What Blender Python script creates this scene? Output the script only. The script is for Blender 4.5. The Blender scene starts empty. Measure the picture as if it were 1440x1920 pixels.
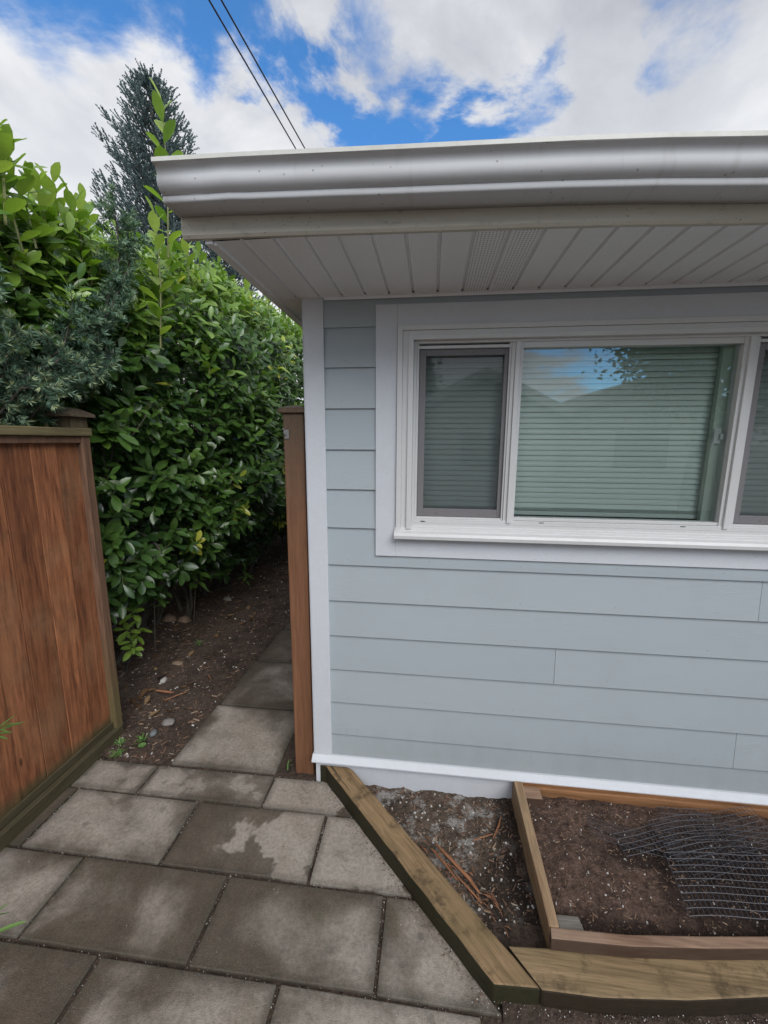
import bpy, math, random
import numpy as np
from mathutils import Vector, Matrix, noise as mnoise
random.seed(7); rng = np.random.default_rng(11)
SC = bpy.context.scene
R_ = math.radians
# ---------------------------------------------------------------- camera
CAM = (0.6214, -1.8058, 1.7308)
yaw, pit, rol, fpx = 0.11455, -0.17241, 0.00471, 767.26
Fv = Vector((-math.sin(yaw)*math.cos(pit), math.cos(yaw)*math.cos(pit), math.sin(pit)))
Rv = Vector((math.cos(yaw), math.sin(yaw), 0)); Uv = Rv.cross(Fv)
R2 = Rv*math.cos(rol)+Uv*math.sin(rol); U2 = -Rv*math.sin(rol)+Uv*math.cos(rol)
cd = bpy.data.cameras.new('camera'); cam = bpy.data.objects.new('camera', cd); SC.collection.objects.link(cam)
M = Matrix((R2, U2, -Fv)).transposed().to_4x4(); M.translation = CAM
cam.matrix_world = M
cd.sensor_fit = 'HORIZONTAL'; cd.sensor_width = 36; cd.lens = 36*fpx/1440
cd.clip_start = .05; cd.clip_end = 3000
SC.camera = cam
# ---------------------------------------------------------------- node helper
class N:
    def __init__(s, nt): s.t = nt; s.n = nt.nodes; s.l = nt.links
    def new(s, typ, **kw):
        n = s.n.new(typ)
        for k, v in kw.items(): setattr(n, k, v)
        return n
    def put(s, sock, v):
        if v is None: return
        if isinstance(v, bpy.types.NodeSocket): s.l.new(v, sock)
        else:
            if isinstance(v, tuple) and len(v) == 3 and sock.type == 'RGBA': v = v+(1,)
            sock.default_value = v
    def math(s, op, a, b=None, c=None, clamp=False):
        n = s.new('ShaderNodeMath', operation=op, use_clamp=clamp)
        s.put(n.inputs[0], a); s.put(n.inputs[1], b); s.put(n.inputs[2], c); return n.outputs[0]
    def vmath(s, op, a, b=None, out=0):
        n = s.new('ShaderNodeVectorMath', operation=op)
        s.put(n.inputs[0], a)
        if op == 'SCALE': s.put(n.inputs[3], b)
        else: s.put(n.inputs[1], b)
        return n.outputs[out]
    def noise(s, vec, scale, detail=4, rough=.55, dist=0, col=False):
        n = s.new('ShaderNodeTexNoise'); s.put(n.inputs['Vector'], vec)
        n.inputs['Scale'].default_value = scale; n.inputs['Detail'].default_value = detail
        n.inputs['Roughness'].default_value = rough; n.inputs['Distortion'].default_value = dist
        return n.outputs[1 if col else 0]
    def voro(s, vec, scale, feat='F1', out=0):
        n = s.new('ShaderNodeTexVoronoi', feature=feat); s.put(n.inputs['Vector'], vec); n.inputs['Scale'].default_value = scale
        return n.outputs[out]
    def ramp(s, fac, stops, interp='LINEAR'):
        n = s.new('ShaderNodeValToRGB'); cr = n.color_ramp; cr.interpolation = interp
        while len(cr.elements) < len(stops): cr.elements.new(.5)
        for e, (p, c) in zip(cr.elements, stops):
            e.position = p; e.color = (c, c, c, 1) if isinstance(c, (int, float)) else tuple(c)+(1,)
        s.put(n.inputs[0], fac); return n.outputs[0]
    def mix(s, fac, a, b, mode='MIX'):
        n = s.new('ShaderNodeMix', data_type='RGBA', blend_type=mode)
        s.put(n.inputs[0], fac); s.put(n.inputs[6], a); s.put(n.inputs[7], b); return n.outputs[2]
    def step(s, v, a, b):
        n = s.new('ShaderNodeMapRange', interpolation_type='SMOOTHSTEP'); s.put(n.inputs[0], v)
        n.inputs[1].default_value = a; n.inputs[2].default_value = b; return n.outputs[0]
    def pos(s): return s.new('ShaderNodeNewGeometry').outputs['Position']
    def objc(s): return s.new('ShaderNodeTexCoord').outputs['Object']
    def attr(s, name, typ='GEOMETRY', out=2):
        n = s.new('ShaderNodeAttribute', attribute_type=typ, attribute_name=name); return n.outputs[out]
    def scl(s, vec, v): return s.vmath('MULTIPLY', vec, v)
    def sep(s, v):
        n = s.new('ShaderNodeSeparateXYZ'); s.put(n.inputs[0], v); return n.outputs
    def bump(s, h, strength=.3, dist=.01):
        n = s.new('ShaderNodeBump'); n.inputs['Strength'].default_value = strength; n.inputs['Distance'].default_value = dist
        s.put(n.inputs['Height'], h); return n.outputs[0]
# ---------------------------------------------------------------- world
W = bpy.data.worlds.new('World'); SC.world = W; W.use_nodes = True
w = N(W.node_tree); w.n.clear()
SUN_EL, SUN_ROT = 40, 150     # sun behind the camera, to the right, veiled by cloud
d = w.new('ShaderNodeTexCoord').outputs['Generated']
sky = w.new('ShaderNodeTexSky', sky_type='NISHITA'); sky.sun_disc = False
sky.sun_elevation = R_(SUN_EL); sky.sun_rotation = R_(SUN_ROT); sky.air_density = 1.0; sky.dust_density = .3; sky.ozone_density = 3
blue = w.new('ShaderNodeBackground'); blue.inputs[1].default_value = .12
w.put(blue.inputs[0], w.mix(1, sky.outputs[0], (.48, .90, 1.18), 'MULTIPLY'))
sx = w.sep(d)
flat = w.new('ShaderNodeCombineXYZ'); zz = w.math('ADD', w.math('MAXIMUM', sx[2], 0), .22)
w.put(flat.inputs[0], w.math('DIVIDE', sx[0], zz)); w.put(flat.inputs[1], w.math('DIVIDE', sx[1], zz))
cl = flat.outputs[0]
n1 = w.noise(cl, 2.3, 9, .6, .3, True)
dd = w.vmath('NORMALIZE', w.vmath('ADD', d, w.vmath('SCALE', w.vmath('SUBTRACT', n1, (.5, .5, .5)), .42)))
nz = w.noise(cl, 3.2, 9, .6, .2)
hole = None
CUMULUS = [((-.343, .766, .542), .09, .8), ((-.248, .809, .533), .07, 1.0), ((-.155, .835, .527), .055, 1.0), ((-.075, .848, .525), .05, 1.0), ((.0, .855, .52), .035, .6), ((-.20, .74, .64), .07, .9), ((-.02, .775, .632), .09, 1.0), ((.10, .80, .60), .06, .9), ((-.46, .695, .55), .09, .9), ((-.60, .62, .50), .12, .8), ((.25, .84, .49), .10, 1.0)]
for v, r, k in [((-.545, .607, .585), .11, 1.1), ((-.50, .645, .585), .08, 1.1), ((-.43, .66, .62), .09, .95), ((-.365, .71, .605), .075, 1.0), ((-.30, .73, .62), .07, .85), ((-.255, .76, .60), .06, 1.0),
             ((-.205, .785, .588), .065, 1.2), ((-.165, .80, .572), .06, 1.3), ((-.11, .79, .60), .07, .95), ((-.06, .815, .577), .075, 1.2), ((-.09, .76, .64), .07, .8), ((.03, .835, .55), .065, 1.25), ((.09, .832, .548), .055, 1.1), ((.15, .815, .56), .05, .8), ((.20, .805, .557), .04, .5),
             ((-.45, .5, .74), .14, .9), ((.30, .25, .92), .3, .8), ((.05, -.75, .55), .28, .9), ((.40, -.88, .20), .16, 1.1), ((.7, -.5, .5), .3, .8), ((-.9, .1, .4), .25, .7), ((.36, .62, .70), .10, .55), ((.33, .74, .60), .07, .55), ((.27, .72, .64), .05, .5), ((.19, .70, .68), .06, .4)]:
    vv = Vector(v).normalized()
    ds = w.vmath('DISTANCE', dd, tuple(vv), 1)
    m = w.math('MULTIPLY', w.step(ds, r*1.9, r*.05), k)
    hole = m if hole is None else w.math('MAXIMUM', hole, m)
for v, r, k in CUMULUS:     # banks of cloud low behind the roof
    vv = Vector(v).normalized(); ds = w.vmath('DISTANCE', dd, tuple(vv), 1)
    hole = w.math('SUBTRACT', hole, w.math('MULTIPLY', w.step(ds, r*1.35, r*.2), k*.42))
hole = w.step(w.math('ADD', hole, w.math('MULTIPLY', w.math('SUBTRACT', nz, .5), 2.0)), .20, .90)
shade = w.noise(w.vmath('ADD', cl, (3.1, 1.7, .4)), 1.5, 8, .58, .4)
ccol = w.ramp(shade, [(.32, (.50, .52, .58)), (.42, (.64, .66, .71)), (.52, (.84, .85, .88)), (.66, (1.0, 1.0, 1.0))])
hor = w.step(sx[2], .62, .40)
ccol = w.mix(w.math('MULTIPLY', hor, .45), ccol, (.86, .89, .93))
cb = w.new('ShaderNodeBackground'); w.put(cb.inputs[0], ccol); cb.inputs[1].default_value = .61
mx = w.new('ShaderNodeMixShader'); w.put(mx.inputs[0], hole); w.l.new(cb.outputs[0], mx.inputs[1]); w.l.new(blue.outputs[0], mx.inputs[2])
wo = w.new('ShaderNodeOutputWorld'); w.l.new(mx.outputs[0], wo.inputs[0])
# ---------------------------------------------------------------- sun
sd = bpy.data.lights.new('sun', 'SUN'); sd.energy = 1.75; sd.angle = R_(42); sd.color = (1, .965, .92)
so = bpy.data.objects.new('sun', sd); SC.collection.objects.link(so)
az = R_(SUN_ROT)
sv = Vector((math.sin(az)*math.cos(R_(SUN_EL)), math.cos(az)*math.cos(R_(SUN_EL)), math.sin(R_(SUN_EL))))
so.rotation_euler = sv.to_track_quat('Z', 'Y').to_euler(); so.location = (0, -5, 12)
# ---------------------------------------------------------------- exposure
SC.view_settings.view_transform = 'Standard'; SC.view_settings.look = 'None'; SC.view_settings.exposure = 0.72; SC.view_settings.gamma = 1
SC.render.engine = 'CYCLES'
SC.cycles.use_denoising = True; SC.cycles.max_bounces = 6; SC.cycles.transparent_max_bounces = 12
SC.cycles.caustics_reflective = False; SC.cycles.caustics_refractive = False
SC.cycles.use_adaptive_sampling = True; SC.cycles.adaptive_threshold = .02
# ---------------------------------------------------------------- object helpers
ORG = {}
def tag(o, label=None, cat=None, group=None, kind=None):
    if label: o['label'] = label
    if cat: o['category'] = cat
    if group: o['group'] = group
    if kind: o['kind'] = kind
    return o
def thing(name, label, cat, loc, group=None):
    o = bpy.data.objects.new(name, None); o.empty_display_size = .1
    SC.collection.objects.link(o); o.location = loc; ORG[o] = Vector(loc)
    return tag(o, label, cat, group)
class MB:
    def __init__(s): s.v = []; s.f = []; s.r = []; s.n = 0
    def add(s, vs, fs, rnd=.5):
        b = s.n; vs = [tuple(map(float, q)) for q in vs]; s.v += vs; s.n += len(vs)
        s.f += [tuple(b+i for i in f) for f in fs]; s.r += [rnd]*len(fs); return s
    def box(s, x0, x1, y0, y1, z0, z1, rnd=None):
        if rnd is None: rnd = random.random()
        return s.add([(x0, y0, z0), (x1, y0, z0), (x1, y1, z0), (x0, y1, z0), (x0, y0, z1), (x1, y0, z1), (x1, y1, z1), (x0, y1, z1)],
                     [(0, 3, 2, 1), (4, 5, 6, 7), (0, 1, 5, 4), (1, 2, 6, 5), (2, 3, 7, 6), (3, 0, 4, 7)], rnd)
    def poly(s, pts, z0, z1, rnd=.5):     # pts CCW xy
        n = len(pts)
        return s.add([(x, y, z0) for x, y in pts]+[(x, y, z1) for x, y in pts],
                     [tuple(range(n))[::-1], tuple(range(n, 2*n))]+[(i, (i+1) % n, n+(i+1) % n, n+i) for i in range(n)], rnd)
    def sweep(s, prof, stations, closed=True, rnd=.5, caps=True):
        """prof: (y,z) list; stations: (x, dy, dz)"""
        n = len(prof); vs = []
        for x, dy, dz in stations: vs += [(x, y+dy, z+dz) for y, z in prof]
        fs = []
        for i in range(len(stations)-1):
            for j in range(n if closed else n-1):
                a = i*n+j; b = i*n+(j+1) % n; fs.append((a, b, b+n, a+n))
        if closed and caps: fs += [tuple(range(n))[::-1], tuple(range((len(stations)-1)*n, len(stations)*n))]
        return s.add(vs, fs, rnd)
    def tube(s, pts, rad, k=6, rnd=.5):
        pts = [Vector(p) for p in pts]; vs = []; fs = []
        if not hasattr(rad, '__len__'): rad = [rad]*len(pts)
        up = Vector((.31, .22, .92))
        for i, p in enumerate(pts):
            t = (pts[min(i+1, len(pts)-1)]-pts[max(i-1, 0)]).normalized()
            a = t.cross(up)
            if a.length < .05: a = t.cross(Vector((1, 0, 0)))
            a.normalize(); b = t.cross(a)
            for j in range(k):
                an = 2*math.pi*j/k; vs.append(p+(a*math.cos(an)+b*math.sin(an))*rad[i])
        for i in range(len(pts)-1):
            for j in range(k): fs.append((i*k+j, i*k+(j+1) % k, (i+1)*k+(j+1) % k, (i+1)*k+j))
        fs += [tuple(range(k))[::-1], tuple(range((len(pts)-1)*k, len(pts)*k))]
        return s.add(vs, fs, rnd)
    def build(s, name, mat, parent=None, bevel=0, smooth=False, loc=None):
        me = bpy.data.meshes.new(name)
        V = np.array(s.v, dtype=np.float64).reshape(-1, 3)
        if parent is not None: org = ORG[parent]
        elif loc is not None: org = Vector(loc)
        else: org = Vector(((V[:, 0].min()+V[:, 0].max())/2, (V[:, 1].min()+V[:, 1].max())/2, V[:, 2].min()))
        V = V-np.array(org)
        me.from_pydata(V.tolist(), [], s.f); me.update()
        a = me.attributes.new('rnd', 'FLOAT', 'FACE'); a.data.foreach_set('value', np.array(s.r, dtype=np.float32))
        if smooth: me.polygons.foreach_set('use_smooth', [True]*len(me.polygons))
        me.materials.append(mat)
        o = bpy.data.objects.new(name, me); SC.collection.objects.link(o)
        ORG[o] = org
        if parent is not None: o.parent = parent
        else: o.location = org
        if bevel:
            m = o.modifiers.new('bevel', 'BEVEL'); m.width = bevel; m.segments = 2; m.limit_method = 'ANGLE'; m.angle_limit = R_(35)
        return o
def npmesh(mb, V, F, rnd):
    b = mb.n; mb.v += V.tolist(); mb.n += len(V); mb.f += (F+b).tolist() if isinstance(F, np.ndarray) else [tuple(b+i for i in f) for f in F]
    mb.r += list(rnd)
def nrm(v): return v/(np.linalg.norm(v, axis=-1, keepdims=True)+1e-9)
# ---------------------------------------------------------------- leaves
ST = [(.16, .42), (.38, .86), (.62, 1.0), (.85, .66)]
LEAF_F = [(0, 2, 1), (0, 3, 2)]
for i in range(3):
    a = 1+3*i; LEAF_F += [(a, a+1, a+4, a+3), (a+1, a+2, a+5, a+4)]
LEAF_F += [(10, 11, 13), (11, 12, 13)]
def add_leaves(mb, P, D, Nn, L, Wr=.19, curl=.12, rnd=None):
    """P origin, D direction, Nn rough normal, L length arrays"""
    P = np.asarray(P, float); D = nrm(np.asarray(D, float)); Nn = np.asarray(Nn, float); n = len(P)
    Nn = nrm(Nn-(Nn*D).sum(1, keepdims=True)*D+1e-6); S = np.cross(D, Nn); L = np.asarray(L, float).reshape(-1, 1)
    cu = (curl*(.3+1.4*rng.random((n, 1))))
    tw = (rng.random((n, 1))-.5)*.5
    wv = Wr*(.85+.3*rng.random((n, 1)))
    pts = [P]
    for t, wd in ST:
        c = P+D*L*t-Nn*L*cu*t*t
        hw = L*wv*wd
        s2 = nrm(S+Nn*tw*t)
        pts += [c-s2*hw+Nn*hw*.28, c, c+s2*hw+Nn*hw*.28]
    pts.append(P+D*L-Nn*L*cu)
    V = np.stack(pts, 1).reshape(-1, 3)
    Fs = []
    base = mb.n
    for i in range(n):
        o = base+i*14
        Fs += [tuple(o+k for k in f) for f in LEAF_F]
    mb.v += V.tolist(); mb.n += len(V); mb.f += Fs
    if rnd is None: rnd = rng.random(n)
    mb.r += np.repeat(rnd, len(LEAF_F)).tolist()
def twig(mbL, mbS, p, dr, length, nl, ll, rnd0=None, droop=.30, light=(0.3, -.35, .8), stem_r=.003, spread=.9, tip=True, wr=.19):
    p = Vector(p); dr = Vector(dr).normalized(); pts = [p.copy()]; cur = p.copy(); dd_ = dr.copy(); seg = 4
    for i in range(seg):
        dd_ = (dd_+Vector((rng.normal(0, .08), rng.normal(0, .08), .05))).normalized(); cur = cur+dd_*(length/seg); pts.append(cur.copy())
    if mbS is not None: mbS.tube(pts, [stem_r*(1-.15*i) for i in range(seg+1)], 4, rnd=.5)
    PA = np.array([tuple(q) for q in pts]); a0 = rng.random()*6.28
    lt = np.array(light); P = []; D = []; Nn = []; L = []; rr = []
    for i in range(nl):
        t = (.12+.88*(i/(nl-1) if nl > 1 else 1)); k = t*seg; j = min(int(k), seg-1); q = PA[j]+(PA[j+1]-PA[j])*(k-j)
        ax = nrm(PA[j+1]-PA[j]); e1 = nrm(np.cross(ax, np.array([.2, .5, .83]))); e2 = np.cross(ax, e1)
        a = a0+i*2.4+rng.normal(0, .25); rad = e1*math.cos(a)+e2*math.sin(a)
        sp = spread*(1.15-.55*t if tip else 1)
        ld = nrm(ax*(1-.55*sp)+rad*sp+np.array([0, 0, -droop])+rng.normal(0, .1, 3))
        nn = ax*.5+lt*.8+rng.normal(0, .2, 3)
        P.append(q); D.append(ld); Nn.append(nn); L.append(ll*(1.1-.35*t)*rng.uniform(.75, 1.15)); rr.append((rng.random() if rnd0 is None else rnd0+rng.uniform(-.08, .08)))
    add_leaves(mbL, P, D, Nn, L, wr, rnd=np.array(rr))
def needles(mb, A, B, count, ln, wd, rnd, fwd=.7, flat=0.):
    """needles along the segment A->B"""
    A = np.array(A, float); B = np.array(B, float); ax = nrm(B-A)
    e1 = nrm(np.cross(ax, np.array([.13, .21, .97]))); e2 = np.cross(ax, e1)
    t = rng.random(count)**.85; a = rng.random(count)*6.283
    P = A+(B-A)*t[:, None]; rad = np.cos(a)[:, None]*e1+np.sin(a)[:, None]*e2
    D = nrm(ax*fwd+rad+rng.normal(0, .12, (count, 3))); L = ln*rng.uniform(.7, 1.1, (count, 1))
    S = nrm(np.cross(D, rng.normal(0, 1, (count, 3))))*wd
    V = np.stack([P, P+D*L*.45+S, P+D*L, P+D*L*.45-S], 1).reshape(-1, 3)
    F = np.arange(count*4).reshape(-1, 4)
    npmesh(mb, V, F, rnd+rng.uniform(-.15, .15, count))
# ---------------------------------------------------------------- materials
def mat(name, fn, **kw):
    m = bpy.data.materials.new(name); m.use_nodes = True; nt = m.node_tree; nt.nodes.clear(); n = N(nt)
    out = n.new('ShaderNodeOutputMaterial'); b = n.new('ShaderNodeBsdfPrincipled')
    r = fn(n, b)
    nt.links.new((r if r is not None else b.outputs[0]), out.inputs[0]); return m
def P_(b, k): return b.inputs[k]
def paint(name, col, rough=.5, dirt=.12, grain=None, bs=.15, dirtcol=(.16, .14, .11), spec=.4):
    def fn(n, b):
        p = n.pos()
        d1 = n.noise(p, 1.7, 6, .6); d2 = n.noise(p, 34, 5, .65)
        c = n.mix(n.math('MULTIPLY', n.step(n.math('ADD', n.math('MULTIPLY', d1, .7), n.math('MULTIPLY', d2, .3)), .42, .72), dirt), col, dirtcol)
        c = n.mix(n.math('MULTIPLY', n.math('SUBTRACT', n.noise(p, 260, 2, .5), .5), .22), c, (0, 0, 0))
        n.put(P_(b, 'Base Color'), c); n.put(P_(b, 'Roughness'), n.math('ADD', n.math('MULTIPLY', d2, .2), rough-.1))
        P_(b, 'Specular IOR Level').default_value = spec
        if grain: n.put(P_(b, 'Normal'), n.bump(n.noise(n.scl(p, grain), 1, 6, .62, 1.2), bs, .004))
        else: n.put(P_(b, 'Normal'), n.bump(n.noise(p, 190, 3, .5), bs*.4, .002))
    return mat(name, fn)
def siding_fn(n, b):
    p = n.pos(); rn = n.attr('rnd')
    off = n.new('ShaderNodeCombineXYZ'); n.put(off.inputs[0], n.math('MULTIPLY', rn, 37.)); n.put(off.inputs[2], n.math('MULTIPLY', rn, 11.))
    q = n.vmath('ADD', p, off.outputs[0])
    g = n.noise(n.scl(q, (3.2, 8, 34)), 1, 3, .5, 2.2)
    ring = n.math('PINGPONG', n.math('MULTIPLY', g, 9), .5)
    amt = n.step(n.noise(n.scl(q, (1.6, 1, 7)), 1, 2), .46, .66)
    h = n.math('MULTIPLY', ring, amt)
    h = n.math('ADD', h, n.math('MULTIPLY', n.noise(n.scl(p, (60, 60, 420)), 1, 3), .4))
    c = n.mix(rn, (.365, .412, .432), (.395, .440, .458))
    c = n.mix(n.math('MULTIPLY', n.step(n.noise(p, 2.3, 6, .6), .45, .75), .10), c, (.25, .27, .28))
    c = n.mix(n.math('MULTIPLY', n.step(n.math('ADD', n.sep(p)[2], n.math('MULTIPLY', n.noise(n.scl(p, (14, 4, 4)), 1, 6, .7), .35)), .55, .22), .30), c, (.24, .22, .19))
    c = n.mix(n.math('MULTIPLY', n.math('SUBTRACT', n.noise(n.scl(p, (5, 5, 60)), 1, 5, .6), .45), .12), c, (.22, .25, .27))
    c = n.mix(n.math('MULTIPLY', n.step(n.voro(p, 9), .035, .0), .35), c, (.22, .22, .2))
    n.put(P_(b, 'Base Color'), c); P_(b, 'Roughness').default_value = .55; P_(b, 'Specular IOR Level').default_value = .35
    n.put(P_(b, 'Normal'), n.bump(h, .34, .0024))
siding_m = mat('siding_paint', siding_fn)
trim_m = paint('white_trim_paint', (.60, .62, .65), .5, .10, (60, 200, 60), .35)
vinyl_m = paint('white_vinyl', (.62, .62, .61), .35, .13, dirtcol=(.33, .28, .2), spec=.5)
soffit_m = paint('soffit_vinyl', (.83, .835, .84), .5, .10, dirtcol=(.3, .3, .31))
def vent_fn(n, b):
    p = n.pos(); s = n.sep(p)
    fx = n.math('SUBTRACT', n.math('FRACT', n.math('MULTIPLY', s[0], 1/.0105)), .5); fy = n.math('SUBTRACT', n.math('FRACT', n.math('MULTIPLY', s[1], 1/.0125)), .5)
    dd2 = n.math('SQRT', n.math('ADD', n.math('MULTIPLY', fx, fx), n.math('MULTIPLY', fy, fy)))
    h = n.math('LESS_THAN', dd2, .21)
    n.put(P_(b, 'Base Color'), n.mix(h, (.83, .835, .84), (.14, .14, .14))); P_(b, 'Roughness').default_value = .5
vent_m = mat('perforated_soffit', vent_fn)
def gutter_fn(n, b):
    p = n.pos(); c = n.mix(n.math('MULTIPLY', n.step(n.noise(p, 2.2, 7, .65), .45, .7), .22), (.55, .555, .56), (.40, .39, .365))
    c = n.mix(n.math('MULTIPLY', n.step(n.noise(n.scl(p, (42, 6, 5)), 1, 5, .65), .54, .74), .28), c, (.36, .35, .31))
    c = n.mix(n.math('MULTIPLY', n.step(n.voro(p, 26), .10, .05), .6), c, (.14, .13, .10))
    n.put(P_(b, 'Base Color'), c); P_(b, 'Specular IOR Level').default_value = .15; n.put(P_(b, 'Roughness'), n.math('ADD', .62, n.math('MULTIPLY', n.noise(p, 14, 5, .6), .25))); n.put(P_(b, 'Normal'), n.bump(n.math('ADD', n.noise(n.scl(p, (5, 14, 14)), 1, 2, .4), n.math('MULTIPLY', n.noise(p, 160, 2), .04)), .35, .006))
gutter_m = mat('gutter_enamel', gutter_fn)
lipm = paint('gutter_lip_weathered', (.62, .62, .57), .4, .5, dirtcol=(.40, .38, .30))
def fascia_fn(n, b):
    p = n.pos(); s = n.noise(n.scl(p, (2, 8, 14)), 1, 6, .6)
    c = n.mix(s, (.36, .325, .26), (.60, .56, .48))
    c = n.mix(n.math('MULTIPLY', n.step(n.noise(n.scl(p, (26, 30, 60)), 1, 5, .7), .54, .74), .45), c, (.12, .115, .07))
    sp = n.step(n.voro(n.scl(p, (1, 1, 1.6)), 55), .14, .08); gate = n.step(n.noise(p, 5, 2), .5, .6)
    c = n.mix(n.math('MULTIPLY', n.math('MULTIPLY', sp, gate), .8), c, (.05, .045, .03))
    n.put(P_(b, 'Base Color'), c); P_(b, 'Roughness').default_value = .6; n.put(P_(b, 'Normal'), n.bump(s, .2, .003))
fascia_m = mat('weathered_fascia_paint', fascia_fn)
dark_m = paint('dark_gap', (.03, .03, .03), .8, 0)
def wood(name, ca, cb_, axis='z', streak=26, rough=.62, moss_or_shade=None, side=False, cracks=0, rndmix=.6, knots=True, grey=None, bs=.3):
    sc = {'z': (streak, streak, 1.6), 'x': (1.6, streak, streak), 'y': (streak, 1.6, streak), 'd': (9, 9, streak)}[axis]
    def fn(n, b):
        p = n.pos(); rn = n.attr('rnd')
        off = n.new('ShaderNodeCombineXYZ')
        for i in range(3): n.put(off.inputs[i], n.math('MULTIPLY', rn, 13.7+i*5))
        q = n.vmath('ADD', p, off.outputs[0])
        if axis == 'd':
            mp = n.new('ShaderNodeMapping'); n.put(mp.inputs[0], q); mp.inputs['Rotation'].default_value = (0, 0, R_(46.5)); q = mp.outputs[0]; s2 = (1.6, streak, streak)
        else: s2 = sc
        g1 = n.noise(n.scl(q, s2), 1, 9, .70, .9); g2 = n.noise(n.scl(q, tuple(v*4.5 for v in s2)), 1, 5, .6, .4)
        fac = n.math('ADD', n.math('MULTIPLY', g1, .62), n.math('MULTIPLY', g2, .38))
        c = n.ramp(fac, [(.36, ca), (.5, tuple((x+y)/2 for x, y in zip(ca, cb_))), (.64, cb_)])
        c = n.mix(n.math('MULTIPLY', n.math('SUBTRACT', 1, rn), rndmix), c, tuple(x*.45 for x in ca))
        if grey: c = n.mix(n.math('MULTIPLY', n.step(n.noise(q, 3.2, 5, .6), .45, .72), grey[1]), c, grey[0])
        if cracks:
            ck = n.step(n.noise(n.scl(q, tuple(v*1.6 if v > 2 else v*.8 for v in s2)), 1, 3, .5), .66, .72); c = n.mix(n.math('MULTIPLY', ck, cracks), c, (.03, .022, .012))
            c = n.mix(n.math('MULTIPLY', n.step(n.noise(p, 9, 5, .7), .50, .68), cracks*1.15), c, (.072, .050, .026))
        if knots:
            kn = n.step(n.voro(n.scl(q, tuple(3.2 if v > 2 else 1.1 for v in s2)), 2.4), .085, .03)
            c = n.mix(n.math('MULTIPLY', kn, .75), c, tuple(x*.28 for x in ca))
        if moss_or_shade:
            z0, z1, mc, am = moss_or_shade
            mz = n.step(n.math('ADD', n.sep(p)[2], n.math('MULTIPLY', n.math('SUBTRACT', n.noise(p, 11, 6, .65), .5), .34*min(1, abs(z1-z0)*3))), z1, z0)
            if side: mz = n.math('MULTIPLY', n.step(n.math('ABSOLUTE', n.sep(n.new('ShaderNodeNewGeometry').outputs['True Normal'])[2]), .85, .4), mz)  # upright faces only: damp and shade together, painted into the colour
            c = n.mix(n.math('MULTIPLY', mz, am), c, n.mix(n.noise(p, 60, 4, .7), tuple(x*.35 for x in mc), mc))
        n.put(P_(b, 'Base Color'), c); n.put(P_(b, 'Roughness'), n.math('ADD', rough-.1, n.math('MULTIPLY', g2, .25))); P_(b, 'Specular IOR Level').default_value = .3
        n.put(P_(b, 'Normal'), n.bump(fac, bs, .004))
    return mat(name, fn)
fence_m = wood('stained_cedar', (.115, .038, .020), (.50, .20, .088), 'z', 22, moss_or_shade=(.09, .19, (.10, .10, .045), .85), rndmix=.55, grey=((.34, .20, .11), .35), cracks=.22)
fence_trim_m = wood('stained_cedar_trim', (.085, .045, .030), (.25, .145, .09), 'z', 30, moss_or_shade=(.0, .75, (.20, .19, .075), .65), rndmix=.35)
rail_m = wood('weathered_cedar_rail', (.11, .085, .045), (.30, .235, .13), 'y', 30, moss_or_shade=(1.5, 2.3, (.19, .18, .07), .45), rndmix=.2)
mossrail_m = wood('mossy_kick_rail', (.030, .025, .017), (.13, .10, .06), 'y', 30, moss_or_shade=(-.02, .28, (.11, .10, .045), .45), rndmix=.3)
postwood_m = wood('weathered_post', (.10, .07, .042), (.25, .18, .115), 'z', 34, moss_or_shade=(1.6, 2.2, (.14, .135, .06), .4), rndmix=.2)
capwood_m = wood('weathered_cap', (.13, .095, .06), (.30, .235, .165), 'x', 24, rndmix=.2, knots=False)
gatepost_m = wood('stained_gate_post', (.135, .062, .032), (.25, .118, .062), 'z', 30, rndmix=.1, knots=False, moss_or_shade=(1.95, 1.15, (.13, .11, .075), .75))
def gp(n, b): pass
timber_d = wood('treated_timber_diagonal', (.11, .070, .036), (.37, .245, .130), 'd', 30, grey=((.20, .145, .070), .6), rndmix=.05, bs=.6, moss_or_shade=(.09, .14, (.030, .032, .014), .95), side=True, cracks=.8)  # dark sides are damp wood plus painted shade
timber_x = wood('treated_timber_front', (.11, .075, .038), (.35, .245, .135), 'x', 34, grey=((.21, .175, .085), .6), rndmix=.05, bs=.6, moss_or_shade=(.09, .14, (.030, .022, .014), .95), side=True, cracks=.72)  # front face darkened in colour for damp and shade
planter_x = wood('planter_board', (.14, .080, .050), (.35, .225, .150), 'x', 24, grey=((.34, .255, .19), .5), rndmix=.12, moss_or_shade=(.12, .2, (.055, .032, .022), .8), side=True)  # upright faces darker than the top, shade painted in with the damp
planter_back = wood('planter_back_board', (.14, .065, .028), (.35, .175, .080), 'x', 22, rndmix=.1)
planter_y = wood('planter_side_board', (.15, .09, .048), (.40, .27, .16), 'y', 24, grey=((.22, .165, .10), .6), rndmix=.12)
greyblock = wood('grey_wood_block', (.10, .09, .075), (.24, .215, .185), 'x', 40, rndmix=.1)
splint_m = wood('fresh_split_cedar', (.16, .06, .028), (.42, .20, .10), 'd', 60, rndmix=.5, knots=False)
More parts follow.
